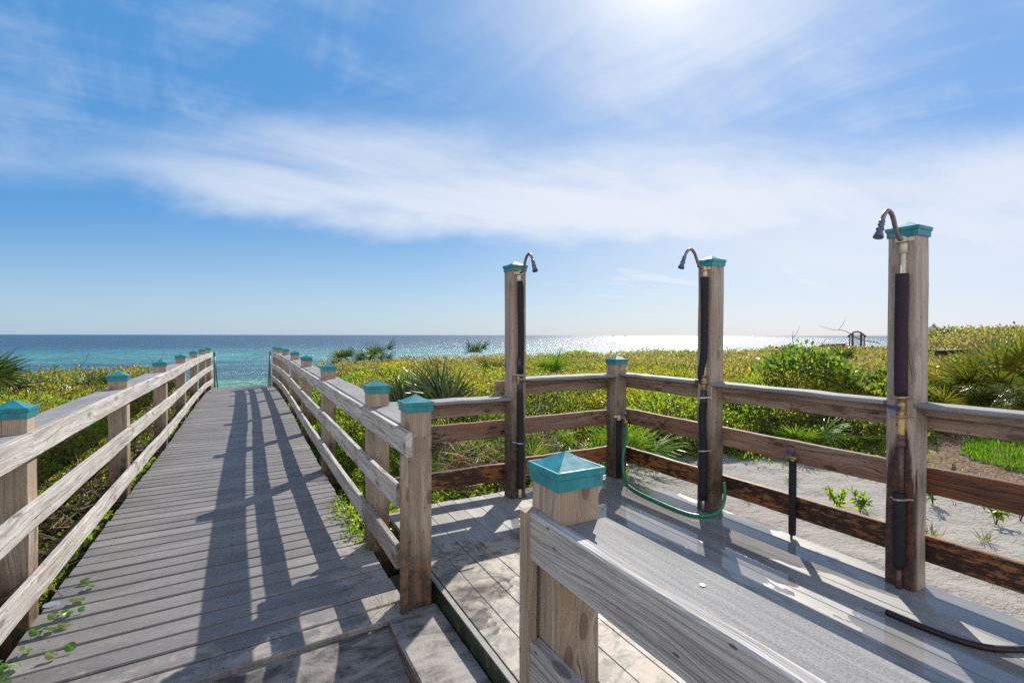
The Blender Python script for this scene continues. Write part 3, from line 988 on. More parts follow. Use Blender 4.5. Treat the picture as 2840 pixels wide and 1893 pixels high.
railL = empty('boardwalk_railing', (-1.05, 8.5, 0), 'long weathered grey wooden railing on the left side of the boardwalk', 'railing')
for (vv, uu, dz) in LU:
    post(uu, vv, -0.45, 1.17 + dz, railL, M['post'])
CUT = {0.94: [-0.6, 3.322, 8.10, 12.95, 16.10], 0.583: [-0.6, 1.2, 5.715, 10.5, 14.9, 16.10], 0.207: [-0.6, 3.35, 5.915, 10.55, 15.0, 16.12]}
for zc, cuts in CUT.items():
    for a, b in zip(cuts[:-1], cuts[1:]):
        rail_board(lus, a + 0.001, b - 0.001, 0.089, zc + random.gauss(0, .002), 0.128 if zc > .3 else .126, 0.036, railL, M['rail'])
CAPL = [-0.6, 1.1, 5.77, 10.49, 14.88, 16.08]
for a, b in zip(CAPL[:-1], CAPL[1:]):
    rail_board(lus, a + 0.002, b - 0.002, -0.03, 0.983, 0.026, 0.192, railL, M['cap_board'], 'cap_board')

railR = empty('boardwalk_railing', (0.81, 9, 0), 'long curving grey wooden railing on the right side of the boardwalk, ending at the step', 'railing')
for k, (vv, uu, dz) in enumerate(RU[1:]):
    post(uu, vv, 0.0 if k == 0 else -0.45, 1.172 + dz, railR, M['post'], seam=.235 if k == 0 else None)
rise = lambda v_: 0.02 * ss(v_, 2.7, 6) * ss(v_, 16, 13)
CUT = {0.928: [2.50, 3.533, 5.80, 10.5, 15.0, 16.10], 0.60: [2.70, 5.75, 10.45, 14.9, 16.1], 0.262: [2.70, 3.545, 8.1, 12.95, 16.12]}
for zc, cuts in CUT.items():
    for a, b in zip(cuts[:-1], cuts[1:]):
        old = zc == 0.262 and a < 3
        rail_board(rus, a + 0.001, b - 0.001, -0.089, zc + random.gauss(0, .002), 0.128, 0.036, railR, M['rail_warm'] if old else M['rail'], dz=rise)
mb = MB()
mb.board([(rus(2.7) - 0.089, 2.60, z_) for z_ in (0.0, 0.45, 0.86)], (1, 0, 0), 0.038, 0.038, 0.003, 0.0008, (0, 1, 0))
mb.build('end_strip', M['post'], railR)
for a, b in zip([2.78, 3.6, 8.08, 12.9], [3.6, 8.08, 12.9, 16.08]):
    rail_board(rus, a + 0.002, b - 0.002, 0.028, 0.985, 0.026, 0.192, railR, M['cap_board'], 'cap_board', rise)

# railing in the foreground (continues the same line towards the viewer)
railF = empty('foreground_railing', (0.81, 0.4, 0), 'nearest railing, with teal post cap and broad grey board leaving the bottom right corner', 'railing')
pf = post(0.812, 1.178, -0.1, 1.17, railF, M['post'])
flat = lambda v_: 0.724
for zc, w_ in ((0.93, 0.134), (0.565, 0.134), (0.21, 0.134)):
    rail_board(flat, -1.8, 1.198, 0.0, zc, w_, 0.040, railF, M['rail_near'])
mb = MB()
mb.board([(0.7105, 1.2175, z_) for z_ in (-0.09, 0.3, 0.65, 0.998)], (1, 0, 0), 0.037, 0.040, 0.003, 0.0008, (0, 1, 0))
mb.build('end_strip', M['post'], railF)
mb = MB()
mb.board([(0.8265, vv, 0.967) for vv in np.linspace(-1.8, 1.106, 8)], (1, 0, 0), 0.028, 0.158, 0.005, 0.0008)
mb.build('cap_board', M['cap_board'], railF)
mb = MB()
for uu in (0.775, 0.868):
    pass
mb.tube([(0.83, 0.705, 0.9805), (0.83, 0.705, 0.9835)], [0.006, 0.0055], 12)
mb.build('screw', M['brass'], railF)
post(0.812, -1.2, -0.1, 1.17, railF, M['post'])

# railing round the shower deck
railS = empty('shower_deck_railing', (3.3, 3.85, 0.08), 'brown stained railing with grey top boards and teal capped corner post round the shower deck', 'railing')
UC, VC = 3.272, 3.852
post(UC, VC, -0.3, 1.306, railS, M['post_shower'], seam=.16)
VB = 3.945                     # back boards run on the outer face of the posts
UB = 3.408
def back(name, zc, w_, mat, u0=1.03, u1=3.40, v=VB, t_=0.038):
    b = MB()
    b.board([(u_, v, zc) for u_ in np.linspace(u0, u1, 8)], (0, 1, 0), w_, t_, 0.005, 0.0015)
    return b.build(name, mat, railS)
def rightb(name, zc, w_, mat, v0, v1, u=UB, t_=0.038):
    b = MB()
    b.board([(u, v_, zc) for v_ in np.linspace(v0, v1, 9)], (1, 0, 0), w_, t_, 0.005, 0.0015)
    return b.build(name, mat, railS)
for u0_, u1_, zm, zl, zt_ in ((1.03, 2.075, .663, .268, .862), (2.079, 3.40, .668, .296, 1.025)):
    back('rail_board', zm, 0.15, M['mid_rail'], u0_, u1_)
    back('rail_board', zl, 0.15, M['low_rail'], u0_, u1_)
    back('rail_board', zt_, 0.132, M['top_rail'], u0_ if u0_ < 2 else 1.96, u1_)
for a, b in ((2.78, 3.965), (1.42, 2.774), (-1.5, 1.414)):
    rightb('rail_board', 0.682, 0.15, M['mid_rail'] if a > 0 else M['red_rail'], a, b)
    rightb('rail_board', 0.294, 0.15, M['low_rail'], a, b)
    rightb('rail_board', 1.032, 0.126, M['top_rail'], a, b)
# top boards with the narrow board below them
for (u0, u1, zc) in ((0.945, 2.008, .9495), (2.152, 3.205, 1.106)):
    back('nailing_board', zc - .036, 0.042, M['top_rail'], u0, u1, 3.885, 0.038)
    back('cap_board', zc, 0.029, M['cap_board'], u0, u1, 3.833, 0.196)
for (v0, v1) in ((2.84, 3.785), (1.482, 2.692), (-1.5, 1.334)):
    rightb('nailing_board', 1.077, 0.042, M['top_rail'], v0, v1, 3.335, 0.038)
    rightb('cap_board', 1.1145, 0.027, M['cap_board'], v0, v1, 3.315, 0.155)


# ------------------------------------------------------------------ outdoor showers
def shower(u, v, face, label, mat, style):
    """face 'v' : pipe on the face towards -v; 'u' : pipe on the face towards -u"""
    z0 = 0.08
    top = 2.15
    root = empty('outdoor_shower', (u, v, z0), label, 'shower', 'outdoor showers on the deck posts')
    p_ = post(u, v, -0.2, top, root, mat)
    n = Vector((0, -1, 0)) if face == 'v' else Vector((-1, 0, 0))
    s_ = Vector((1, 0, 0)) if face == 'v' else Vector((0, 1, 0))
    def at(a, o, z_):
        q = Vector((u, v, 0)) + n * (0.07 + o) + s_ * a
        return Vector((q.x, q.y, z_))
    a0 = {'S1': -0.008, 'S2': -0.012, 'S3': -0.012}[style]
    zt = 2.035
    # arm
    arm = MB()
    prof = [(0.02, 0), (0.05, .0), (0.075, .012), (0.105, .055), (0.13, .105), (0.16, .135), (0.195, .138), (0.225, .112), (0.245, .078)]
    arm.tube(smooth_path([at(a0, o, zt + h) for o, h in prof], 5), 0.0115, 12)
    ao = arm.build('shower_arm', M['nickel'], root)
    hd = MB()
    d = Vector((n.x * 0.42, n.y * 0.42, -1)).normalized()
    b0 = at(a0, 0.243, zt + 0.084)
    for pts, rr in (([0, .012, .018, .024, .03, .036, .05, .056, .062, .066, .10, .105, .106], [.012, .016, .012, .015, .0165, .013, .017, .020, .017, .0145, .0245, .0245, .019]),):
        hd.tube([b0 + d * q for q in pts], rr, 14)
    hd.build('shower_head', M['head'], ao)
    # tee
    te = MB()
    te.tube([at(a0, 0.012, zt - .075), at(a0, 0.012, zt - .02)], 0.0175, 12)
    te.tube([at(a0, 0.0, zt), at(a0, 0.045, zt)], 0.018, 12)
    te.board([at(a0 - 0.045, 0.004, zt), at(a0 + 0.045, 0.004, zt)], tuple(n), 0.022, 0.007, 0.003, 0)
    te.build('pipe_tee', M['pvc'], root)
    pv = MB()
    pv.tube([at(a0, 0.012, 1.02), at(a0, 0.012, zt - .07)], 0.0125, 12)
    pv.build('water_pipe', M['pvc'], root)
    fo = MB()
    if style == 'S3':
        fo.tube(smooth_path([at(a0, 0.026, 1.845), at(a0 + .002, 0.026, 1.6), at(a0 + .001, 0.026, 1.35), at(a0, 0.024, 1.165)], 5), [.031] * 16, 14)
        lo = MB()
        lo.tube([at(a0 + .002, 0.024, z_) for z_ in (0.62, 0.5, 0.35, 0.23, 0.195)], [.030, .031, .03, .03, .022], 14)
        lo.build('lower_foam_sleeve', M['foam'], root)
        st = MB()
        st.tube([at(a0, 0.014, 1.05), at(a0, 0.014, 0.90)], 0.0165, 12)
        st.build('stained_pipe', M['pvc_stain'], root)
        cp = MB()
        cp.tube([at(a0, .014, .945), at(a0, .014, .92), at(a0, .014, .918), at(a0, .014, .905), at(a0, .014, .903), at(a0, .014, .88)], [.021, .021, .019, .019, .022, .022], 12)
        cp.build('coupling', M['rust'], root)
        pp = MB()
        pp.tube([at(a0, 0.014, .885), at(a0, .014, .6)], 0.0145, 12)
        pp.build('rusty_pipe', M['rust'], root)
        pp = MB()
        pp.tube([at(a0 + .004, 0.016, .2), at(a0 + .004, .016, .075)], 0.014, 12)
        pp.build('rusty_pipe', M['rust'], root)
        zv = 1.10
        foam_mat = M['foam_purple']
    elif style == 'S2':
        pth = [at(a0 - .004, .026, 1.965), at(a0 - .004, .026, 1.6), at(a0 - .001, .026, 1.35), at(a0 + .018, .028, 1.23), at(a0 + .022, .028, 1.17), at(a0 + .012, .028, 1.12)]
        q = smooth_path(pth, 5)
        rr = [.033, .031, .029] + [.0275] * (len(q) - 8) + [.024, .022, .02, .018, .01]
        fo.tube(q, rr, 14)
        lo = MB()
        lo.tube(smooth_path([at(a0, .026, 0.97), at(a0 + .008, .027, .85), at(a0, .026, .6), at(a0, .026, .18)], 5), [.02, .024] + [.029] * 14, 14)
        lo.build('lower_foam_sleeve', M['foam'], root)
        tp = MB()
        tp.tube([at(a0, .024, z_) for z_ in (1.065, 1.03, 1.028, .985, .98, .95)], [.025, .024, .027, .026, .024, .028], 12)
        tp.build('tape_wrap', M['tape'], root)
        pp = MB()
        pp.tube([at(a0 + .004, .014, .2), at(a0 + .004, .014, .09)], .0125, 12)
        pp.build('pipe_end', M['steel'], root)
        zv = 1.13
        foam_mat = M['foam']
    else:
        fo.tube(smooth_path([at(a0 + .008, .026, 1.965), at(a0 + .010, .026, 1.7), at(a0 + .012, .026, 1.4), at(a0 + .008, .024, 1.17)], 5), [.028] * 16, 14)
        lo = MB()
        lo.tube(smooth_path([at(a0 + .006, .025, 1.02), at(a0 + .006, .027, .9), at(a0 + .01, .026, .5), at(a0 + .01, .026, .175)], 5), [.022, .026] + [.029] * 14, 14)
        lo.build('lower_foam_sleeve', M['foam'], root)
        tp = MB()
        tp.tube([at(a0 + .006, .024, z_) for z_ in (1.30, 1.22, 1.218, 1.06, 1.055, 1.0)], [.027, .0285, .026, .024, .027, .024], 12)
        tp.build('tape_wrap', M['tape'], root)
        pp = MB()
        pp.tube([at(a0 + .01, .016, .2), at(a0 + .01, .016, .095)], .013, 12)
        pp.build('pipe_end', M['pvc'], root)
        zv = 1.12
        foam_mat = M['foam']
    fo.build('foam_sleeve', foam_mat, root)
    # valve with blue lever
    va = MB()
    va.tube([at(a0, .02, z_) for z_ in (zv + .052, zv + .042, zv + .04, zv + .02, zv - .02, zv - .035, zv - .037, zv - .05)], [.020, .0225, .018, .025, .025, .019, .0225, .020], 12)
    va.tube([at(a0, .035, zv), at(a0, .062, zv)], [.012, .010], 10)
    vo = va.build('valve', M['brass'], root)
    hn = MB()
    if style == 'S1':
        hn.board([at(a0, .058, zv - .012), at(a0 + .105, .06, zv - .02)], tuple(n), 0.017, 0.006, 0.002, 0)
    else:
        hn.board([at(a0 - .012, .06, zv - .004), at(a0 + .052, .062, zv + .004)], tuple(n), 0.022, 0.007, 0.002, 0)
    hn.build('valve_handle', M['blue_dark'] if style == 'S3' else M['tape'], vo)
    for zs_, mm in {'S1': ((1.155, 'steel'), (.568, 'steel')), 'S2': ((1.12, 'strap'), (1.0, 'pvc'), (.574, 'steel')), 'S3': ((1.155, 'strap'), (1.05, 'strap'), (.585, 'strap'))}[style]:
        sb = MB()
        k = [(-.055, .004), (-.033, .006), (-.026, .036), (-.012, .054), (.012, .054), (.026, .036), (.033, .006), (.055, .004)]
        sb.board(smooth_path([at(a0 + a_, o_, zs_ + a_ * -.12) for a_, o_ in k], 3), tuple(n), .017, .005, .001, 0) if False else \
            sb.tube(smooth_path([at(a0 + a_, o_, zs_ + a_ * -.12) for a_, o_ in k], 3), .006, 8)
        sb.build('pipe_strap', M[mm], root)
    return root


shower(2.08, 3.80, 'v', 'outdoor shower on the tall post by the back rail, its head hanging to the right', M['post_shower'], 'S1')
shower(3.32, 2.755, 'u', 'outdoor shower on the middle tall post, its foam sleeve peeling off above a rusty clamp', M['post_shower'], 'S2')
shower(3.312, 1.398, 'u', 'outdoor shower on the nearest tall post, dark rust run down its wood', M['post_rust'], 'S3')

# tap on the corner post
tapc = empty('hose_tap', (3.235, 3.76, 0.08), 'cream pipe fitting and brass tap with blue handle on the corner post', 'tap')
mb = MB()
mb.tube([(3.225, 3.757, .665), (3.225, 3.757, .10)], .027, 14)
mb.build('foam_sleeve', M['foam'], tapc)
mb = MB()
mb.tube([(3.225, 3.765, .62), (3.225, 3.765, .685)], .015, 12)
mb.tube([(3.225, 3.780, .695), (3.225, 3.725, .695)], .018, 12)
mb.board([(3.180, 3.777, .70), (3.270, 3.777, .70)], (0, 1, 0), .022, .007, .002, 0)
mb.build('pipe_tee', M['pvc'], tapc)
mb = MB()
mb.tube(smooth_path([(3.225, 3.728, .695), (3.230, 3.70, .694), (3.236, 3.682, .684), (3.240, 3.674, .655)], 4), .0125, 10)
mb.tube([(3.240, 3.674, .668), (3.240, 3.674, .66), (3.240, 3.674, .64), (3.240, 3.674, .635)], [.0135, .018, .018, .014], 12)
mb.tube([(3.229, 3.702, .695), (3.229, 3.702, .722)], .008, 8)
tb = mb.build('tap_body', M['brass'], tapc)
mb = MB()
mb.board([(3.198, 3.702, .728), (3.214, 3.702, .722), (3.244, 3.702, .722), (3.260, 3.702, .728)], (0, 1, 0), .012, .014, .003, 0)
mb.board([(3.200, 3.702, .728), (3.196, 3.702, .742)], (0, 1, 0), .010, .014, .002, 0, (1, 0, 0))
mb.board([(3.258, 3.702, .728), (3.262, 3.702, .742)], (0, 1, 0), .010, .014, .002, 0, (1, 0, 0))
mb.build('tap_handle', M['blue'], tb)

hose = MB()
hose.tube(smooth_path([(3.240, 3.674, .645), (3.247, 3.672, .60), (3.252, 3.675, .545), (3.246, 3.685, .45), (3.226, 3.70, .32), (3.222, 3.69, .20), (3.215, 3.655, .125), (3.185, 3.59, .1),
                       (3.135, 3.50, .093), (3.085, 3.33, .093), (3.062, 3.12, .094), (3.052, 2.95, .093), (3.052, 2.83, .093), (3.075, 2.715, .093), (3.13, 2.655, .094),
                       (3.20, 2.625, .10), (3.265, 2.605, .135), (3.295, 2.60, .19), (3.305, 2.597, .26), (3.312, 2.612, .345)], 7), .0125, 12)
tag(hose.build('garden_hose', M['hose']), 'green garden hose hanging from the corner tap and looping over the wet shower deck', 'hose')
hose = MB()
hose.tube(smooth_path([(2.862, 1.285, .094), (2.864, 1.20, .094), (2.872, 1.10, .094), (2.892, 1.0, .094), (2.93, .93, .094), (2.985, .885, .094), (3.07, .84, .094), (3.2, .80, .094), (3.28, .70, .094)], 7), .0145, 12)
tag(hose.build('black_hose', M['black_hose']), 'thick black hose lying on the deck boards at the lower right edge', 'hose')

# foot tap on its own riser in front of the right rail
ft = empty('foot_tap', (3.36, 2.09, 0.05), 'low foot tap with blue wing handle on a black sleeved pipe against the right rail', 'tap')
mb = MB()
mb.tube([(3.362, 2.09, z_) for z_ in (.62, .4, .25, .12, .105)], [.024, .025, .0245, .024, .02], 14)
mb.build('foam_sleeve', M['foam'], ft)
mb = MB()
mb.tube([(3.350, 2.088, .22), (3.350, 2.088, .06)], .0085, 10)
mb.build('riser_pipe', M['rust'], ft)
mb = MB()
mb.tube([(3.362, 2.09, .615), (3.362, 2.09, .64)], .017, 10)
mb.tube([(3.362, 2.06, .645), (3.362, 2.105, .645), (3.361, 2.135, .640), (3.360, 2.15, .62)], .012, 10)
mb.tube([(3.362, 2.107, .65), (3.362, 2.107, .672)], .008, 8)
fb = mb.build('tap_body', M['brass'], ft)
mb = MB()
mb.board([(3.358, 2.08, .679), (3.358, 2.095, .673), (3.358, 2.12, .673), (3.358, 2.135, .679)], (1, 0, 0), .012, .014, .003, 0)
mb.board([(3.358, 2.083, .68), (3.358, 2.079, .694)], (1, 0, 0), .010, .014, .002, 0, (0, 1, 0))
mb.board([(3.358, 2.132, .68), (3.358, 2.136, .694)], (1, 0, 0), .010, .014, .002, 0, (0, 1, 0))
mb.build('tap_handle', M['blue'], fb)

# small bracket peeping out by the left post
mb = MB()
ring = [[(-0.962 + .036 * math.cos(a), 3.60 + .036 * math.sin(a), z_) for a in np.linspace(0, 2 * math.pi, 24, endpoint=False)] for z_ in (-.012, 0.0, 0.006)]
mb.sweep(ring, True)
tag(mb.build('metal_disc', M['steel']), 'small round grey plate lying at the plank edge beside the nearest left post', 'plate')

# stairs to the beach at the far end
st = empty('beach_stairs', (-0.08, 16.3, 0), 'wooden stairs going down to the beach at the far end, with dark green pipe handrails', 'stairs')
for k in range(14):
    mb = MB()
    mb.box((-0.82, 16.30 + k * .28, -.20 - k * .185), (0.64, 16.57 + k * .28, -.165 - k * .185))
    mb.build('tread', M['deck'], st)
sl = -.185 / .28
for s_, u_ in ((-1, -.90), (1, .70)):
    for off in (.83, .5, .15):
        mb = MB()
        mb.board([(u_, 16.14, off + .02), (u_, 20.2, off + .02 + 4.06 * sl)], (1, 0, 0), .11, .036, .004, 0)
        mb.build('rail_board', M['rail'], st)
    for vv in (17.6, 19.2):
        post(u_ - s_ * -.085, vv, -3.8, 1.1 + (vv - 16.3) * sl, st, M['post'])
    mb = MB()
    mb.board([(u_, 16.28, -.32), (u_, 20.2, -.32 + 3.92 * sl)], (1, 0, 0), .26, .04, .004, 0)
    mb.build('stringer', M['rail'], st)
    ui = u_ - s_ * .085
    mb = MB()
    mb.tube(smooth_path([(ui - s_ * -.07, 16.30, .915), (ui, 16.36, .915), (ui, 16.5, .895), (ui, 18.5, .895 + 2.0 * sl), (ui, 20.0, .895 + 3.5 * sl)], 5), .021, 10)
    mb.tube([(ui, 16.52, .89), (ui, 16.52, -.32)], .019, 10)
    mb.tube([(ui, 18.6, .83 + 2.1 * sl), (ui, 18.6, -.2 + 2.1 * sl)], .019, 10)
    mb.build('handrail', M['green_metal'], st)

# ------------------------------------------------------------------ vegetation
PAL = {   # linear leaf colours with weights
    'olive': [((.130, .132, .014), 4), ((.158, .150, .016), 4), ((.095, .108, .014), 3), ((.195, .170, .016), 1.5), ((.080, .060, .024), 1.6), ((.24, .15, .015), .25)],
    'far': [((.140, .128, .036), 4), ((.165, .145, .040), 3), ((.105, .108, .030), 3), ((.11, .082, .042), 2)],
    'bright': [((.10, .165, .010), 4), ((.14, .195, .012), 4), ((.065, .13, .012), 3), ((.21, .20, .012), 1)],
    'yellow': [((.185, .175, .012), 4), ((.15, .165, .012), 4), ((.225, .185, .012), 1.5), ((.22, .12, .012), .3)],
    'mid': [((.055, .095, .012), 4), ((.085, .125, .014), 4), ((.035, .065, .012), 3), ((.13, .145, .014), 1.5), ((.27, .19, .01), .25)],
    'dark': [((.025, .045, .010), 4), ((.045, .072, .012), 3), ((.06, .055, .02), 2)],
}


def pick(pal, n, g=None):
    g = g or rng
    cs = np.array([c for c, _ in PAL[pal]])
    ws = np.array([w_ for _, w_ in PAL[pal]], float)
    i = g.choice(len(cs), n, p=ws / ws.sum())
    return cs[i] * g.uniform(0.85, 1.15, (n, 1))


def leaves(P, D, size, ratio, colr):
    """P bases, D unit axis; folded diamond leaves -> verts, quads, tint"""
    n = len(P)
    a = rng.normal(size=(n, 3))
    s_ = np.cross(D, a)
    s_ /= np.linalg.norm(s_, axis=1, keepdims=True) + 1e-9
    nn = np.cross(s_, D)
    L = size[:, None]
    W = L * ratio[:, None] * 0.5 if np.ndim(ratio) else L * ratio * 0.5
    b = P
    m1 = P + D * L * 0.45 + s_ * W + nn * L * 0.06
    m2 = P + D * L * 0.45 - s_ * W + nn * L * 0.06
    tip = P + D * L - nn * L * 0.07
    co = np.stack([b, m1, tip, m2], 1).reshape(-1, 3)
    q = np.arange(4 * n).reshape(n, 4)
    return co, q, np.repeat(colr, 4, 0)


def unit(v_):
    return v_ / (np.linalg.norm(v_, axis=-1, keepdims=True) + 1e-9)


def scatter_scrub(name, ulo, uhi, n_try, keep, label):
    """sprigs over the canopy surface; denser and finer close to the boardwalk"""
    parts = []
    r = np.exp(rng.uniform(np.log(2.2), np.log(62), n_try))
    az = rng.uniform(R(-62), R(86), n_try)
    u, v = r * np.sin(az), r * np.cos(az)
    c = cover(u, v)
    e = 0.08
    gx = (canopy(u + e, v) - canopy(u - e, v)) / (2 * e)
    gy = (canopy(u, v + e) - canopy(u, v - e)) / (2 * e)
    slope = np.sqrt(1 + gx ** 2 + gy ** 2)
    ok = (u > ulo) & (u < uhi) & (v < 16.2) & (v > -4) & (c > 0.03) & keep(u, v)
    ok &= rng.uniform(size=n_try) < np.clip(slope / 2.4, 0.4, 1)
    u, v, r, c, gx, gy = u[ok], v[ok], r[ok], c[ok], gx[ok], gy[ok]
    n = len(u)
    rr_ = np.clip(r, 3, 60)
    depth = rng.exponential(0.07, n) * np.clip(c * 1.5, 0.15, 1)
    z = canopy(u, v) - depth + rng.normal(0, 0.02, n)
    N = unit(np.stack([-gx, -gy, np.ones(n)], -1))
    base = np.stack([u, v, z], -1)
    # colour zones
    zn = fbm(u * 0.6, v * 0.6, 21)
    zn2 = fbm(u * 1.1, v * 1.1, 31)
    tint = pick('olive', n)
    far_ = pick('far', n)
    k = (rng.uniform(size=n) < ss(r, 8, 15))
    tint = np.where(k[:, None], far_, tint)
    k = (zn2 > 0.65) & (r < 15) & (rng.uniform(size=n) < .7)
    tint = np.where(k[:, None], pick('yellow', n), tint)
    k = (zn > 0.62) & (r < 13) & (rng.uniform(size=n) < .75)
    tint = np.where(k[:, None], pick('bright', n), tint)
    k = (zn < 0.36) | (c < 0.35)
    tint = np.where((k & (rng.uniform(size=n) < 0.6))[:, None], pick('mid', n), tint)
    k = fbm(u * 2.3, v * 2.3, 41) < 0.30
    tint = np.where((k & (rng.uniform(size=n) < 0.7))[:, None], np.array([[.055, .040, .020]]) * rng.uniform(.6, 1.3, (n, 1)), tint)
    # bright low growth beside the boardwalk and behind the back rail
    k = ((u > 0.6) & (u < 3.8) & (c < 0.6))
    tint = np.where((k & (rng.uniform(size=n) < 0.6))[:, None], pick('bright', n), tint)
    mult = np.where(r < 9, 5, np.where(r < 18, 4, 3))
    cnt = int(mult.max())
    for j in range(cnt):
        s_ = mult > j
        m_ = s_.sum()
        D = unit(N[s_] * rng.uniform(0.2, 1.0, (m_, 1)) + rng.normal(0, 0.75, (m_, 3)) + np.array([0, 0, 0.35]))
        size = np.clip(0.0043 * rr_[s_], 0.022, 0.15) * rng.uniform(0.7, 1.35, m_)
        P = base[s_] + rng.normal(0, 1, (m_, 3)) * (size * 0.85)[:, None] * np.array([1, 1, 0.7])
        parts.append(leaves(P, D, size, rng.uniform(0.42, 0.62, m_), tint[s_] * rng.uniform(.8, 1.2, (m_, 1))))
    co = np.concatenate([p[0] for p in parts])
    off = np.cumsum([0] + [len(p[0]) for p in parts[:-1]])
    q = np.concatenate([p[1] + o for p, o in zip(parts, off)])
    tt = np.concatenate([p[2] for p in parts])
    o = np_mesh(name, co, q, M['leaf'], tt)
    tag(o, label, 'scrub', kind='stuff')
    return o


scatter_scrub('dune_scrub', -40, -0.8, 700000, lambda u, v: v > -1, 'low yellow green dune scrub left of the boardwalk')
scatter_scrub('dune_scrub', 0.6, 70, 860000, lambda u, v: np.ones_like(u, bool), 'low yellow green dune scrub right of the boardwalk')

# dark sheet under the leaves, standing in for the woody mass, closes the gaps
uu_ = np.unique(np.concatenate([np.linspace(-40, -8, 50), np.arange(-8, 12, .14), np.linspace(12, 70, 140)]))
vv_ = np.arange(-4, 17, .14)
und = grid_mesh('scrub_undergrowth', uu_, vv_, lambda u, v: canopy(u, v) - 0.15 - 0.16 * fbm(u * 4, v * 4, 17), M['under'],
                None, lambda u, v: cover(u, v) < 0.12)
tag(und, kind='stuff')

# low creepers and vine leaves close to the deck edges
def ground_cover(name, n, uf, vf, pal, size, zoff, label, ratio=.8):
    u, v = uf(n), vf(n)
    z = ground(u, v) + np.abs(rng.normal(0, zoff, n))
    P = np.stack([u, v, z], -1)
    D = unit(rng.normal(0, .7, (n, 3)) + np.array([0, 0, .55]))
    co, q, tt = leaves(P, D, size * rng.uniform(.6, 1.4, n), np.full(n, ratio), pick(pal, n))
    o = np_mesh(name, co, q, M['leaf'], tt)
    return tag(o, label, 'ground cover', kind='stuff')


ground_cover('creeping_vine', 5200, lambda n: -1.02 - np.abs(rng.normal(0, .22, n)), lambda n: rng.uniform(2.2, 13, n), 'bright', .05, .05, 'green creeper along the left deck edge')
ground_cover('leaf_litter', 5000, lambda n: -1.0 - np.abs(rng.normal(0, .35, n)), lambda n: rng.uniform(2.2, 12, n), 'dark', .05, .03, 'dry litter along the left deck edge', .5)
ground_cover('creeping_vine', 7000, lambda n: .74 + np.abs(rng.normal(0, .22, n)), lambda n: rng.uniform(3.62, 13, n), 'bright', .042, .06, 'green creeper along the right deck edge')
ground_cover('creeping_vine', 7000, lambda n: rng.uniform(.9, 3.6, n), lambda n: 4.02 + np.abs(rng.normal(0, .5, n)), 'bright', .05, .07, 'green creeper behind the back rail')


def straw(name, n, uf, vf, length, cols, label, lift=.05):
    u, v = uf(n), vf(n)
    z = ground(u, v) + np.abs(rng.normal(0, lift, n)) + .004
    a = rng.uniform(0, 2 * np.pi, n)
    D = unit(np.stack([np.cos(a), np.sin(a), rng.normal(0.05, .35, n)], -1))
    P = np.stack([u, v, z], -1)
    cs = np.array(cols)[rng.integers(0, len(cols), n)] * rng.uniform(.7, 1.3, (n, 1))
    co, q, tt = leaves(P, D, length * rng.uniform(.5, 1.5, n), np.full(n, .045), cs)
    return tag(np_mesh(name, co, q, M['straw'], tt), label, 'straw', kind='stuff')


ST = [(.30, .22, .14), (.22, .15, .09), (.36, .29, .20), (.12, .08, .05)]
straw('dry_thatch', 3600, lambda n: rng.uniform(1.6, 3.5, n), lambda n: rng.uniform(4.3, 5.8, n), .30, ST, 'dry grass stalks behind the back rail', .22)
straw('pine_straw', 9000, lambda n: rng.uniform(5.6, 11.5, n), lambda n: rng.uniform(.9, 3.9, n), .10, ST, 'brown straw mulch beside the lawn', .015)
straw('dry_twigs', 2600, lambda n: -1.15 - np.abs(rng.normal(0, .35, n)), lambda n: rng.uniform(2.5, 12, n), .30, [(.10, .07, .05), (.16, .11, .075), (.06, .04, .03)], 'dry brown twigs beside the left deck edge', .22)

uw = rng.uniform(3.7, 9.5, 3200)
vw = np.interp(uw, EU, EV) - np.abs(rng.normal(.05, .28, 3200)) * (fbm(uw * 1.8, uw * 0, 3) > .45)
uw, vw = uw[vw > 0], vw[vw > 0]
ground_cover('low_weeds', len(uw), lambda n: uw, lambda n: vw, 'bright', .042, .05, 'low yellow green weeds where the sand meets the shrubs', .5)
straw('sand_litter', 1500, lambda n: rng.uniform(3.5, 7.5, n), lambda n: rng.uniform(-.5, 4.2, n), .055, [(.13, .09, .055), (.07, .05, .035), (.2, .16, .10)], 'dead leaf and stalk litter on the sand', .004)
# bare sticks poking through the scrub
n = 9000
r = np.exp(rng.uniform(np.log(2.5), np.log(40), n)); az = rng.uniform(R(-60), R(85), n)
u, v = r * np.sin(az), r * np.cos(az)
k = (cover(u, v) > .25) & (v < 16) & (fbm(u * .9, v * .9, 51) > .50)
u, v = u[k], v[k]; n = len(u)
P = np.stack([u, v, canopy(u, v) - rng.uniform(.05, .3, n)], -1)
D = unit(rng.normal(0, .6, (n, 3)) + np.array([0, 0, .75]))
cs = np.array([(.13, .10, .075), (.08, .06, .045), (.20, .17, .13)])[rng.integers(0, 3, n)]
co, q, tt = leaves(P, D, rng.uniform(.15, .42, n), np.full(n, .035), cs)
tag(np_mesh('dry_sticks', co, q, M['straw'], tt), 'dry sticks poking through the scrub', 'twigs', kind='stuff')

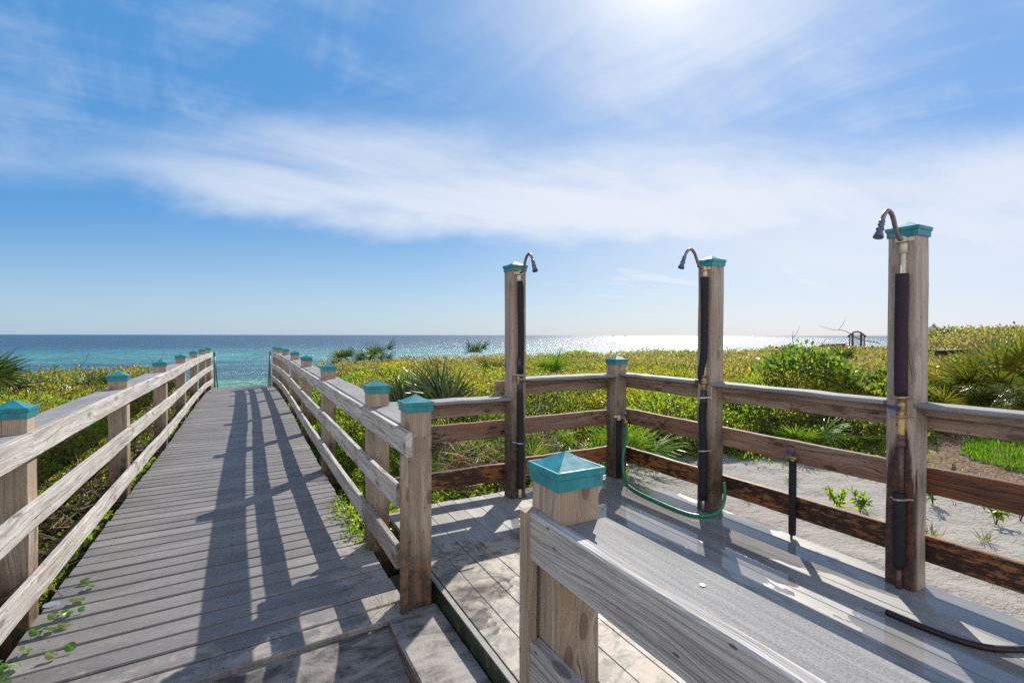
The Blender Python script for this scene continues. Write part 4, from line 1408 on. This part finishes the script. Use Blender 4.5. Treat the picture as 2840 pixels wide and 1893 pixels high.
# lawn
n = 60000
u = rng.uniform(7.1, 13, n); v = rng.uniform(0, 3.2, n)
k = lawn_in(u, v)
u, v = u[k], v[k]
n = len(u)
P = np.stack([u, v, ground(u, v) - .005], -1)
D = unit(rng.normal(0, .33, (n, 3)) + np.array([0, 0, 1.0]))
cs = np.array([(.075, .19, .010), (.11, .235, .012), (.05, .13, .01), (.17, .22, .02)])[rng.integers(0, 4, n)] * rng.uniform(.75, 1.25, (n, 1))
co, q, tt = leaves(P, D, rng.uniform(.05, .10, n), np.full(n, .16), cs)
tag(np_mesh('lawn_grass', co, q, M['grass'], tt), 'short bright green lawn at the right edge', 'grass', kind='stuff')
mb = grid_mesh('lawn', np.linspace(7.1, 13.5, 100), np.linspace(0, 3.2, 60), lambda u, v: ground(u, v) + .006, plain('lawn_soil', (.045, .085, .012), .9, .1, .4, 0, 12), None,
               lambda u, v: ~lawn_in(u, v))
tag(mb, kind='structure')


# saw palmettos -------------------------------------------------------------
def frond_mesh(name, petiole, rad, nb, spread, droop, palette, g):
    """one fan leaf: stalk along +Z from the origin, fan in the XZ plane bending to +Y"""
    vs_, fs_, cs_ = [], [], []
    base_c = palette[g.integers(0, len(palette))]

    def strip(pts, ws, side, c):
        b = len(vs_)
        for p_, w_ in zip(pts, ws):
            vs_.append(p_ - side * w_); vs_.append(p_ + np.array([0, .35 * w_, 0])); vs_.append(p_ + side * w_)
            cs_.extend([c, c, c])
        for i in range(len(pts) - 1):
            o = b + i * 3
            fs_.append((o, o + 1, o + 4, o + 3)); fs_.append((o + 1, o + 2, o + 5, o + 4))

    st_ = [np.array([0, .10 * petiole * (s_ ** 2), petiole * s_]) for s_ in np.linspace(0, 1, 5)]
    strip(st_, [.010, .008, .007, .006, .005], np.array([1., 0, 0]), np.array(base_c) * .9)
    hub = st_[-1]
    for i in range(nb):
        a = (i / (nb - 1) - .5) * spread + g.normal(0, .025)
        L = rad * (1 - .30 * abs(a / (spread / 2)) ** 2) * g.uniform(.88, 1.08)
        d = np.array([math.sin(a), 0, math.cos(a)])
        pl = g.normal(0, .06)
        side = np.array([math.cos(a), 0, -math.sin(a)])
        pts = []
        for s_ in (0, .3, .6, .85, 1.0):
            bend = droop * s_ ** 2 * g.uniform(.8, 1.2)
            pts.append(hub + d * L * s_ + np.array([0, L * (bend * .55 + pl * s_), -L * bend * .30 * s_]))
        wmax = .0115 * rad / .5
        c = np.array(palette[g.integers(0, len(palette))]) * g.uniform(.8, 1.2)
        strip(pts, [wmax * .55, wmax, wmax * .85, wmax * .45, .0008], side, c)
    me = bpy.data.meshes.new(name)
    me.from_pydata([tuple(p_) for p_ in vs_], [], fs_)
    at_ = me.attributes.new('tint', 'FLOAT_COLOR', 'POINT')
    at_.data.foreach_set('color', np.concatenate([np.array(cs_), np.ones((len(cs_), 1))], 1).astype(np.float32).ravel())
    me.materials.append(M['palm'])
    return me


GP = [(.040, .075, .013), (.055, .095, .016), (.030, .055, .012), (.075, .115, .018)]
GB = [(.10, .20, .012), (.13, .24, .014), (.075, .155, .012), (.17, .25, .016)]
GY = [(.10, .125, .014), (.13, .14, .014), (.065, .10, .014), (.17, .145, .02)]
GD = [(.27, .24, .18), (.20, .165, .11)]
g0 = np.random.default_rng(11)
FR = {k: [frond_mesh('frond', g0.uniform(.35, .6), g0.uniform(.44, .58), int(g0.integers(24, 32)), g0.uniform(3.3, 4.4), g0.uniform(.15, .5), p_, g0) for _ in range(5)]
      for k, p_ in (('green', GP), ('bright', GB), ('olive', GY))}
FR['dry'] = [frond_mesh('dry_frond', .4, .42, 16, 2.2, 1.1, GD, g0) for _ in range(2)]


def palmetto(u, v, zb, height, nf, pal, label, lean=(0.15, 1.15), dry=1, stem=0.12, az=None):
    root = empty('saw_palmetto', (u, v, zb), label, 'palmetto', 'saw palmettos in the dune scrub')
    s_ = height / 1.0
    mb = MB()
    mb.tube([(u, v, zb - .1), (u + .01, v, zb + stem * .5), (u, v, zb + stem)], [.05 * s_, .055 * s_, .035 * s_], 9)
    mb.build('stem', M['bark'], root)
    for i in range(nf + dry):
        isdry = i >= nf
        me = FR['dry' if isdry else pal][int(g0.integers(0, 2 if isdry else 5))]
        o = bpy.data.objects.new('dry_frond' if isdry else 'frond', me)
        col.objects.link(o)
        o.parent = root
        a = (2 * math.pi * (i + g0.uniform(-.35, .35)) / max(nf, 1)) if az is None else g0.uniform(*az)
        ln = g0.uniform(*lean) if not isdry else g0.uniform(1.1, 1.5)
        rot = Matrix.Rotation(a, 4, 'Z') @ Matrix.Rotation(-ln, 4, 'X') @ Matrix.Rotation(g0.uniform(-.5, .5), 4, 'Z')
        k = s_ * g0.uniform(.82, 1.1)
        o.matrix_local = Matrix.Translation((0, 0, stem * .9)) @ rot @ Matrix.Scale(k, 4)
    return root


palmetto(-3.25, 9.4, .40, .98, 20, 'green', 'large dark green palmetto at the left edge, against the sea', (.2, 1.25), 2)
palmetto(-2.2, 10.2, .40, .55, 6, 'green', 'small palmetto rising between the left shrubs and the sea')
palmetto(1.68, 5.9, -.02, 1.20, 7, 'green', 'palmetto just behind the second cap of the right railing', (.0, .5), 1, .12, (-.8, .8))
palmetto(2.10, 5.35, -.06, 1.16, 7, 'green', 'tall palmetto with a brown stem, fanning out above the back rail', (.0, .45), 4, .26, (-.8, .8))
palmetto(2.78, 6.2, -.05, .88, 6, 'green', 'palmetto half hidden left of the back shower post')
palmetto(1.45, 4.75, -.1, .5, 7, 'bright', 'short bright palmetto low between the back rails, left of the stemmed one', (.3, 1.2), 2, .1)
palmetto(2.72, 4.75, -.15, .62, 9, 'bright', 'bright palmetto behind the back shower, low between the rails', (.1, 1.0))
palmetto(3.42, 4.55, -.12, .66, 8, 'bright', 'bright green palmetto just left behind the corner post', (.3, 1.2))
palmetto(3.75, 4.30, -.10, .72, 10, 'bright', 'bright green palmetto just right behind the corner post', (.05, 1.2))
palmetto(2.5, 14.6, .42, .80, 6, 'green', 'far palmetto beside the boardwalk railing against the sea', (.1, .9))
palmetto(3.55, 14.9, .45, .95, 5, 'green', 'far spiky palmetto standing up against the sea, right of the railing', (.02, .7))
palmetto(3.0, 14.2, .42, .74, 6, 'green', 'low far palmetto between two taller ones by the railing', (.1, .8))
palmetto(7.1, 16.0, .45, .95, 4, 'green', 'lone palmetto on the dune crest right of the near corner cap', (.02, .8))
palmetto(8.9, 16.1, .42, .75, 4, 'green', 'small palmetto on the dune crest left of the back shower', (.0, .7))
palmetto(5.1, 10.4, .35, .72, 9, 'green', 'dark palmetto in the middle of the scrub with pale dead fronds', (.1, 1.1), 3)
palmetto(6.0, 9.2, .38, .85, 6, 'bright', 'palmetto seen right beside the back shower post', (.0, .7))
palmetto(17.0, 15.0, .15, .95, 9, 'green', 'palmetto on the crest just left of the middle shower')
palmetto(22.5, 14.2, .25, 1.05, 9, 'green', 'wide palmetto on the crest right of the middle shower')
palmetto(13.3, 9.0, .30, .70, 7, 'green', 'small dark palmetto in olive scrub right of the middle shower')
palmetto(16.3, 8.6, .40, .85, 9, 'green', 'dark palmetto behind the big leafy shrub')
palmetto(6.1, 3.72, -.05, .62, 7, 'bright', 'palmetto under the shrubs between the right rails', (.3, 1.2), 1)
palmetto(7.0, 3.55, -.05, .75, 9, 'green', 'dark palmetto with splayed fronds under the shrubs by the nearest shower', (.4, 1.3), 1)
palmetto(10.9, 3.30, .10, 1.40, 20, 'olive', 'big pale palmetto towering over the scrub at the right edge', (.1, 1.35), 3, .25)
palmetto(10.3, 3.75, .0, 1.02, 15, 'olive', 'broad olive palmetto left of the biggest one', (.5, 1.4), 2, .2)
palmetto(9.5, 3.30, -.05, .95, 12, 'olive', 'drooping palmetto in front of the biggest one', (.6, 1.45), 2, .15)
palmetto(10.6, 2.95, .0, .85, 11, 'olive', 'low palmetto at the lawn edge by the right frame edge', (.5, 1.4), 1, .15)
palmetto(8.9, 3.75, -.05, .80, 9, 'olive', 'palmetto beside the leafy shrub right of the nearest shower', (.4, 1.3), 1)


# separate shrubs ----------------------------------------------------------
def shrub(u, v, z0, ru_, rv_, h, n, pal, size, label, name='green_shrub', ratio=.5, sprigs=26):
    root = empty(name, (u, v, z0), label, 'shrub', 'leafy shrubs behind the rails')
    # lumpy crown of leaf sprigs
    lob = rng.normal(0, 1, (22, 3)); lob = unit(lob); lob[:, 2] = np.abs(lob[:, 2])
    lr = rng.uniform(.55, 1.10, 22)
    d = unit(rng.normal(0, 1, (n, 3)))
    d[:, 2] = np.abs(d[:, 2]) * rng.choice([1, 1, 1, -.3], n)
    w_ = np.exp((d @ lob.T - 1) * 16)
    f = (w_ * lr).sum(1) / w_.sum(1)
    rad = f * (1 - rng.exponential(.12, n).clip(0, .8)) * np.where(rng.uniform(size=n) < .06, rng.uniform(1, 1.16, n), 1)
    P = d * rad[:, None] * np.array([ru_, rv_, h]) + np.array([u, v, z0 + h * .02])
    P[:, 2] = np.maximum(P[:, 2], z0 + .01)
    D = unit(d * .7 + rng.normal(0, .7, (n, 3)) + np.array([0, 0, .35]))
    co, q, tt = leaves(P, D, size * rng.uniform(.65, 1.35, n), np.full(n, ratio), pick(pal, n))
    fo = np_mesh('foliage', co, q, M['leaf'], tt)
    fo.parent = root
    fo.matrix_parent_inverse = Matrix.Translation((-u, -v, -z0))
    mb = MB()
    for i in range(sprigs):
        a = rng.uniform(0, 2 * np.pi); e = rng.uniform(.2, 1.3)
        tip = np.array([math.cos(a) * math.cos(e) * ru_, math.sin(a) * math.cos(e) * rv_, math.sin(e) * h]) * rng.uniform(.7, 1.0)
        mid = tip * .5 + rng.normal(0, .04, 3)
        mb.tube([(u, v, z0 - .05), tuple(np.array([u, v, z0]) + mid), tuple(np.array([u, v, z0]) + tip)], [.012, .008, .003], 5)
    mb.build('branches', M['twig'], root)
    return root


shrub(8.25, 4.75, -.05, 2.4, 1.1, 1.50, 11500, 'mid', .085, 'big shrub with round glossy leaves left of the nearest shower post', ratio=.75)
shrub(9.2, 4.25, -.05, 1.15, .9, 1.22, 3600, 'mid', .085, 'big glossy leaved shrub right of the nearest shower post', ratio=.75)
shrub(6.35, 4.75, -.08, .85, .75, 1.02, 4200, 'bright', .050, 'bright yellow green shrub above the rail between the two right showers')
shrub(5.0, 4.95, -.08, .95, .7, .98, 4200, 'bright', .048, 'bright green shrub directly right of the middle shower')
shrub(5.62, 4.35, -.08, .52, .42, .62, 3000, 'bright', .042, 'rounded bright shrub between the upper right rails')
shrub(4.35, 5.4, -.08, .8, .7, .92, 3400, 'yellow', .055, 'yellow leaved shrub behind the rail left of the middle shower')
shrub(4.7, 4.55, -.1, .6, .45, .50, 2200, 'mid', .042, 'dark low shrub behind the lower rail left of the foot tap')
shrub(6.6, 3.6, -.06, .42, .36, .36, 1400, 'bright', .045, 'small bright shrub low on the sand behind the foot tap rail')
shrub(8.1, 3.45, -.05, .5, .4, .48, 1600, 'mid', .050, 'small shrub beside the mulch right of the nearest shower')
shrub(1.75, 6.3, -.1, .7, .7, .72, 3000, 'yellow', .05, 'yellow green shrub beyond the second post of the right railing')
shrub(3.2, 6.0, -.1, .8, .6, .62, 2800, 'yellow', .05, 'yellow shrub behind the back rail between shower and corner post')
shrub(11.0, 15.3, .15, 1.8, .8, .85, 2200, 'bright', .12, 'bright green shrub on the dune crest behind the corner cap')

# bare branches sticking out of the scrub
BR = [
    (5.9, 7.3, [(0, 0, .55), (.05, 0, .85), (.12, .02, 1.05), (.20, .03, 1.28), (.22, .03, 1.42)], 'single bare wand rising left of the corner post against the glittering sea'),
    (6.9, 6.4, [(0, 0, .5), (.10, 0, .72), (.22, .02, .88), (.38, .02, 1.10), (.45, 0, 1.17), (.43, 0, 1.20)], 'bent bare wand just right of the corner post'),
    (7.6, 6.1, [(0, 0, .5), (.15, -.02, .68), (.34, -.05, .92), (.46, -.08, 1.03)], 'leaning bare twig between corner post and middle shower'),
    (7.5, 5.6, [(0, 0, .5), (.05, 0, .75), (.14, 0, 1.02), (.17, 0, 1.10)], 'thin upright bare twig left of the middle shower'),
    (7.6, 4.9, [(0, 0, .55), (.28, -.12, .90), (.42, -.18, 1.10), (.56, -.24, 1.25), (.66, -.28, 1.42)], 'forked bare branch right of the middle shower against the sea'),
    (9.0, 4.35, [(.30, -.02, 1.38), (.0, .12, 1.44), (-.22, .24, 1.58), (-.42, .33, 1.60), (-.62, .42, 1.66)], 'arched bare branch beside the far arbour'),
    (8.0, 5.0, [(0, 0, 1.1), (.02, 0, 1.35), (.0, 0, 1.48), (.02, 0, 1.58)], 'short upright twig with few leaves on the big glossy shrub'),
    (-1.9, 9.0, [(0, 0, .75), (-.12, .05, .95), (-.22, .1, 1.06), (-.30, .12, 1.12)], 'thin bare branch left of the third left post against the sea'),
    (-1.25, 9.6, [(0, 0, .7), (.02, 0, .95), (-.05, .05, 1.05), (-.13, .1, 1.13)], 'thin bare twig close to the third left post against the sea'),
]
for (u, v, pts, lab) in BR:
    root = empty('bare_branch', (u, v, float(ground(u, v))), lab, 'branch', 'bare branches in the scrub')
    mb = MB()
    q = smooth_path([(u + a, v + b, c) for a, b, c in pts], 4)
    mb.tube(q, [.0075 - .0055 * i / (len(q) - 1) for i in range(len(q))], 6)
    mb.build('stem', M['twig'], root)
    k = len(q) * 3 // 5
    mb = MB()
    e = q[k]
    mb.tube([e, e + Vector((.08, -.03, .10)), e + Vector((.12, -.05, .22))], [.004, .003, .0015], 5)
    mb.build('side_twig', M['twig'], root)

# seedlings on the sand
SD = [(4.45, 2.36, .24, 'young plant on the sand just left of the foot tap pipe', 'bright'), (4.62, 2.28, .16, 'tiny second seedling touching the foot tap pipe', 'bright'),
      (5.95, 2.95, .26, 'dark seedling on the sand under the middle rail, left one', 'dark'), (5.75, 2.55, .28, 'dark spindly seedling on the sand in the middle of its row', 'dark'),
      (5.6, 2.32, .24, 'dark spindly seedling on the sand near the nearest shower', 'dark'), (5.1, 2.18, .15, 'small seedling low on the sand left of the nearest shower', 'mid'),
      (5.35, 2.05, .20, 'seedling on the sand close beside the nearest shower post', 'mid'), (6.4, 2.3, .20, 'seedling in the shade on the sand near the mulch edge', 'dark'),
      (5.55, 1.55, .22, 'bright leafy plant on the sand right of the nearest shower post', 'bright'), (5.75, 1.35, .18, 'second bright leafy plant on the sand right of the nearest shower', 'bright'),
      (5.3, 1.62, .16, 'leafy tuft on the sand tight against the nearest shower post', 'bright')]
for (u, v, h, lab, pal) in SD:
    zb = float(ground(u, v))
    root = empty('seedling', (u, v, zb), lab, 'plant', 'seedlings growing on the sand')
    mb = MB()
    P, D = [], []
    for k in range(4 if pal != 'dark' else 5):
        a = rng.uniform(0, 6.28); l = h * rng.uniform(.6, 1.1)
        tip = Vector((u + math.cos(a) * l * .45, v + math.sin(a) * l * .45, zb + l * .9))
        q = smooth_path([(u, v, zb - .02), (u + math.cos(a) * l * .15, v + math.sin(a) * l * .15, zb + l * .5), tip], 4)
        mb.tube(q, .0032, 5)
        for s_ in q[3:]:
            for _ in range(3 if pal != 'dark' else 2):
                P.append(tuple(s_)); D.append(rng.normal(0, .8, 3) + np.array([0, 0, .4]))
    mb.build('stem', M['twig'], root)
    P, D = np.array(P), unit(np.array(D))
    co, q, tt = leaves(P, D, rng.uniform(.035, .065, len(P)) * (1.1 if pal != 'dark' else .75), np.full(len(P), .42), pick(pal, len(P)))
    fo = np_mesh('leaves', co, q, M['leaf'], tt)
    fo.parent = root
    fo.matrix_parent_inverse = Matrix.Translation((-u, -v, -zb))

# grass tufts
TF = [(4.0, 2.9, .12, 'tiny grass tuft on the sand right behind the middle shower post'), (4.35, 3.3, .12, 'grass tuft on the sand at the shrub edge behind the middle shower'), (4.9, 3.05, .11, 'thin grass tuft in the open sand beyond the foot tap'), (5.3, 3.3, .14, 'grass tuft on the sand in front of the rounded bright shrub'), (4.75, 1.5, .12, 'short dry tuft on the sand left of the nearest shower foot'), (4.3, .6, .14, 'dry grass tuft on the sand near the bottom right rail'),
      (4.5, 1.75, .16, 'thin pale grass tuft on the sand below the lower right rail'), (4.9, 1.15, .17, 'green grass tuft on the sand right of the nearest shower'),
      (5.0, .95, .15, 'grass tuft on the sand near the right frame edge'), (4.1, 1.05, .13, 'dry grass tuft at the foot of the nearest shower post'),
      (3.85, .85, .15, 'single grass blades on the sand at the lower right'), (6.0, 1.62, .16, 'grass tuft beside the mulch edge at the right'),
      (0.69, 2.70, .085, 'tiny grass tuft at the foot of the near corner post beside the step'), (0.70, 3.44, .09, 'small weed at the foot of the post behind the step')]
for (u, v, h, lab) in TF:
    zb = float(ground(u, v)) if u > 1 else 0.0
    n = 26 if u > 1 else 14
    a = rng.uniform(0, 6.28, n)
    D = unit(np.stack([np.cos(a) * .5, np.sin(a) * .5, rng.uniform(.3, 1.1, n)], -1))
    P = np.stack([u + rng.normal(0, .02, n), v + rng.normal(0, .02, n), np.full(n, zb - .004)], -1)
    cs = np.array([(.16, .17, .05), (.10, .14, .02), (.22, .19, .10)])[rng.integers(0, 3, n)]
    co, q, tt = leaves(P, D, h * rng.uniform(.6, 1.2, n), np.full(n, .05), cs)
    tag(np_mesh('grass_tuft', co, q, M['grass'], tt), lab, 'grass tuft', 'grass tufts')


# leafy weeds spilling over the right deck edge
n = 420
vw = np.concatenate([rng.normal(3.80, .11, 170), rng.normal(4.12, .12, 150), rng.normal(4.45, .10, 100)])
P = np.stack([.715 + rng.normal(.01, .045, n), vw, np.abs(rng.normal(0, .045, n)) - .02], -1)
D = unit(rng.normal(0, .7, (n, 3)) + np.array([-.2, 0, .5]))
co, q, tt = leaves(P, D, rng.uniform(.025, .05, n), np.full(n, .5), pick('bright', n))
tag(np_mesh('creeping_vine', co, q, M['leaf'], tt), 'green weeds spilling over the right plank edge', 'ground cover', kind='stuff')


# round leaves growing up through the plank gaps at the left
def round_leaf(u, v, r_, tilt, az, lab, z=.012):
    vs_ = [(0, 0, 0)]
    for i in range(14):
        a = .22 + (2 * math.pi - .44) * i / 13
        rr_ = r_ * (1 + .05 * math.cos(5 * a))
        vs_.append((rr_ * math.cos(a), rr_ * math.sin(a), .12 * r_ * math.sin(3 * a)))
    fs_ = [(0, i, i + 1) for i in range(1, 14)]
    vs_ += [(-.0015, 0, 0), (.0015, 0, 0), (.004, -.004, -.03), (.001, -.004, -.03)]
    fs_ += [(15, 16, 17, 18)]
    me = bpy.data.meshes.new('pennywort_leaf')
    me.from_pydata(vs_, [], fs_)
    a_ = me.attributes.new('tint', 'FLOAT_COLOR', 'POINT')
    c = np.array([(.05, .135, .016), (.075, .12, .03), (.11, .15, .045)][random.randrange(3)])
    tt = np.ones((19, 4), np.float32); tt[:, :3] = c; tt[0, :3] = c * 1.5
    a_.data.foreach_set('color', tt.ravel())
    me.materials.append(M['leaf'])
    o = bpy.data.objects.new('pennywort_leaf', me)
    col.objects.link(o)
    o.matrix_world = Matrix.Translation((u, v, z + abs(r_ * math.sin(tilt)))) @ Matrix.Rotation(az, 4, 'Z') @ Matrix.Rotation(tilt, 4, 'X')
    tag(o, lab, 'leaf', 'pennywort leaves on the planks')


PW = [(-.84, 3.56, .042, .30, 2.2, 'largest bright round leaf standing on the planks by the nearest left post'),
      (-.90, 3.40, .030, .9, .4, 'darker round leaf tilted in the gap just nearer than the largest one'),
      (-.85, 3.42, .034, .5, 1.2, 'pale round leaf touching the gap nearer than the largest one'),
      (-.79, 3.42, .02, .9, .2, 'small flat leaf right of the pale round leaf'),
      (-.93, 3.26, .033, .8, .5, 'low round leaf beside the foot of the nearest left post'),
      (-.88, 3.27, .033, .5, 2.0, 'round leaf between two others at the foot of the nearest left post'),
      (-.83, 3.29, .033, .2, .3, 'silvery round leaf, right one of three at the nearest left post'),
      (-.92, 3.10, .032, .7, 1.5, 'curled round leaf in the gap below the nearest left post'),
      (-.80, 2.99, .03, .8, .7, 'folded leaf lying along a plank gap at the lower left'),
      (-.74, 3.02, .028, 1.0, .3, 'long folded brownish leaf along the same lower left gap'),
      (-.985, 2.99, .05, .5, 1.1, 'big leaf of the clump at the lower left deck edge'),
      (-.93, 2.97, .045, .9, 2.6, 'upright folded leaf of the clump at the lower left deck edge'),
      (-.93, 2.86, .045, .3, .9, 'round leaf in the bottom left corner of the planks'),
      (-.86, 3.80, .03, .6, .4, 'drooping leaf on the planks one step beyond the largest round leaf'),
      (-.82, 3.72, .03, .6, 1.9, 'dull leaf on the planks just beyond the largest round leaf')]
for a in PW:
    round_leaf(a[0], a[1], a[2] * .82, a[3] * .7, *a[4:])

# ------------------------------------------------------------------ far things
ab = empty('garden_arbour', (53.6, 26.9, 0.0), 'dark arched wooden arbour far off against the sea', 'arbour')
fwd = Vector((53.6, 26.9, 0)).normalized()
sd = Vector((fwd.y, -fwd.x, 0))
def abp(s_, d_, z_):
    return Vector((53.6, 26.9, 0)) + sd * s_ + fwd * d_ + Vector((0, 0, z_))
for s_ in (-.60, -.36, .36, .60):
    for d_ in (0, 1.6):
        mb = MB()
        mb.board([abp(s_, d_, -.6), abp(s_, d_, 1.48 if abs(s_) > .5 else 1.68)], tuple(sd), .16, .20 if abs(s_) < .5 else .10, .01, 0, tuple(fwd))
        mb.build('post', M['far_wood'], ab)
for d_ in (-.1, 1.7):
    mb = MB()
    arc = [(-.76, 1.38), (-.5, 1.62), (-.27, 1.82), (-.1, 1.89), (.1, 1.89), (.27, 1.82), (.5, 1.62), (.76, 1.38)]
    mb.tube([abp(a, d_, z_) for a, z_ in arc], .07, 8)
    mb.build('arch', M['far_wood'], ab)
for a, z_ in ((-.68, 1.46), (-.5, 1.63), (-.32, 1.78), (.32, 1.78), (.5, 1.63), (.68, 1.46)):
    mb = MB()
    mb.tube([abp(a, -.25, z_ + .07), abp(a, 1.9, z_ + .07)], .05, 6)
    mb.build('rafter', M['far_wood'], ab)
for a in np.linspace(-.22, .22, 6):
    mb = MB()
    mb.tube([abp(a, .8, -.5), abp(a, .8, 1.7)], .018, 6)
    mb.build('baluster', M['far_grey'], ab)

fr = empty('far_walkway_railing', (50, 26, .2), 'dark top of a distant walkway railing left of the arbour', 'railing')
mb = MB()
mb.board([(44.6, 25.7, .22), (45.6, 25.9, .44), (48.2, 26.6, .46), (51.5, 26.9, .48)], (0.2, -1, 0), .42, .12, .01, 0)
mb.build('rail_board', M['far_wood'], fr)
mb = MB()
mb.board([(47.0, 26.2, .71), (51.5, 26.8, .73)], (0.2, -1, 0), .05, .3, .01, 0)
mb.build('cap_board', M['far_grey'], fr)
fr2 = empty('dune_walkway_railing', (24, 7.6, .8), 'distant grey walkway railing crossing behind the nearest shower post', 'railing')
mb = MB()
mb.board([(19.6, 7.5, .93), (23.0, 7.5, .95), (26, 7.0, .97)], (0, 1, 0), .16, .06, .01, 0)
mb.build('rail_board', M['far_wood'], fr2)
mb = MB()
mb.board([(19.6, 7.45, 1.03), (23.0, 7.45, 1.05), (26, 6.95, 1.07)], (0, 1, 0), .03, .26, .005, 0)
mb.build('cap_board', M['far_grey'], fr2)
for uu in (20.2, 22.4, 24.6):
    mb = MB()
    mb.box((uu - .07, 7.42, -.3), (uu + .07, 7.56, .85))
    mb.build('post', M['far_wood'], fr2)

cu = empty('roof_cupola', (96, 37, 0), 'tiny pointed roof peeping over the dune right of the nearest shower', 'roof')
mb = MB()
rings = [[(96 + a * hs, 37 + b * hs, z_) for a, b in ((-1, -1), (1, -1), (1, 1), (-1, 1))] for hs, z_ in ((1.6, -1), (1.6, 1.7), (1.9, 1.72), (.30, 3.0), (.22, 3.05))]
mb.sweep(rings)
mb.build('roof', M['far_grey'], cu)
mb = MB()
mb.tube([(96, 37, 3.0), (96, 37, 3.25), (96, 37, 3.3), (96, 37, 3.55)], [.2, .26, .12, .05], 8)
mb.build('finial', M['far_grey'], cu)
# the house under the cupola stands behind the dune crest
hs_ = MB()
hs_.box((92, 33, -3), (102, 41, -.5))
hs_.build('wall', M['far_grey'], cu)

for k, (x_, lab) in enumerate(((1700, 'tiny grey boat on the horizon, nearer the corner post'), (1734, 'tiny grey boat on the horizon, nearer the middle shower'))):
    a = YAW + math.atan((x_ - 1420) / 1365)
    d_ = 5200
    c_ = Vector((math.sin(a) * d_, math.cos(a) * d_, SEA_Z))
    b_ = empty('boat', c_, lab, 'boat')
    s_ = Vector((math.cos(a), -math.sin(a), 0))
    f_ = Vector((math.sin(a), math.cos(a), 0))
    mb = MB()
    L_ = 9 if k == 0 else 16
    rings = [[c_ + s_ * x2 + f_ * y2 * wq + Vector((0, 0, z2)) for y2, z2 in ((-2, 3.4), (-1.4, -.5), (1.4, -.5), (2, 3.4))] for x2, wq in ((-L_, .9), (-L_ * .4, 1), (L_ * .5, .9), (L_, .1))]
    mb.sweep(rings)
    mb.build('hull', M['hull'], b_)
    mb = MB()
    mb.board([c_ + s_ * -L_ * .35 + Vector((0, 0, 5.6)), c_ + s_ * L_ * .2 + Vector((0, 0, 5.6))], tuple(f_), 4.5, 2.6, .1, 0)
    mb.build('cabin', M['hull'], b_)
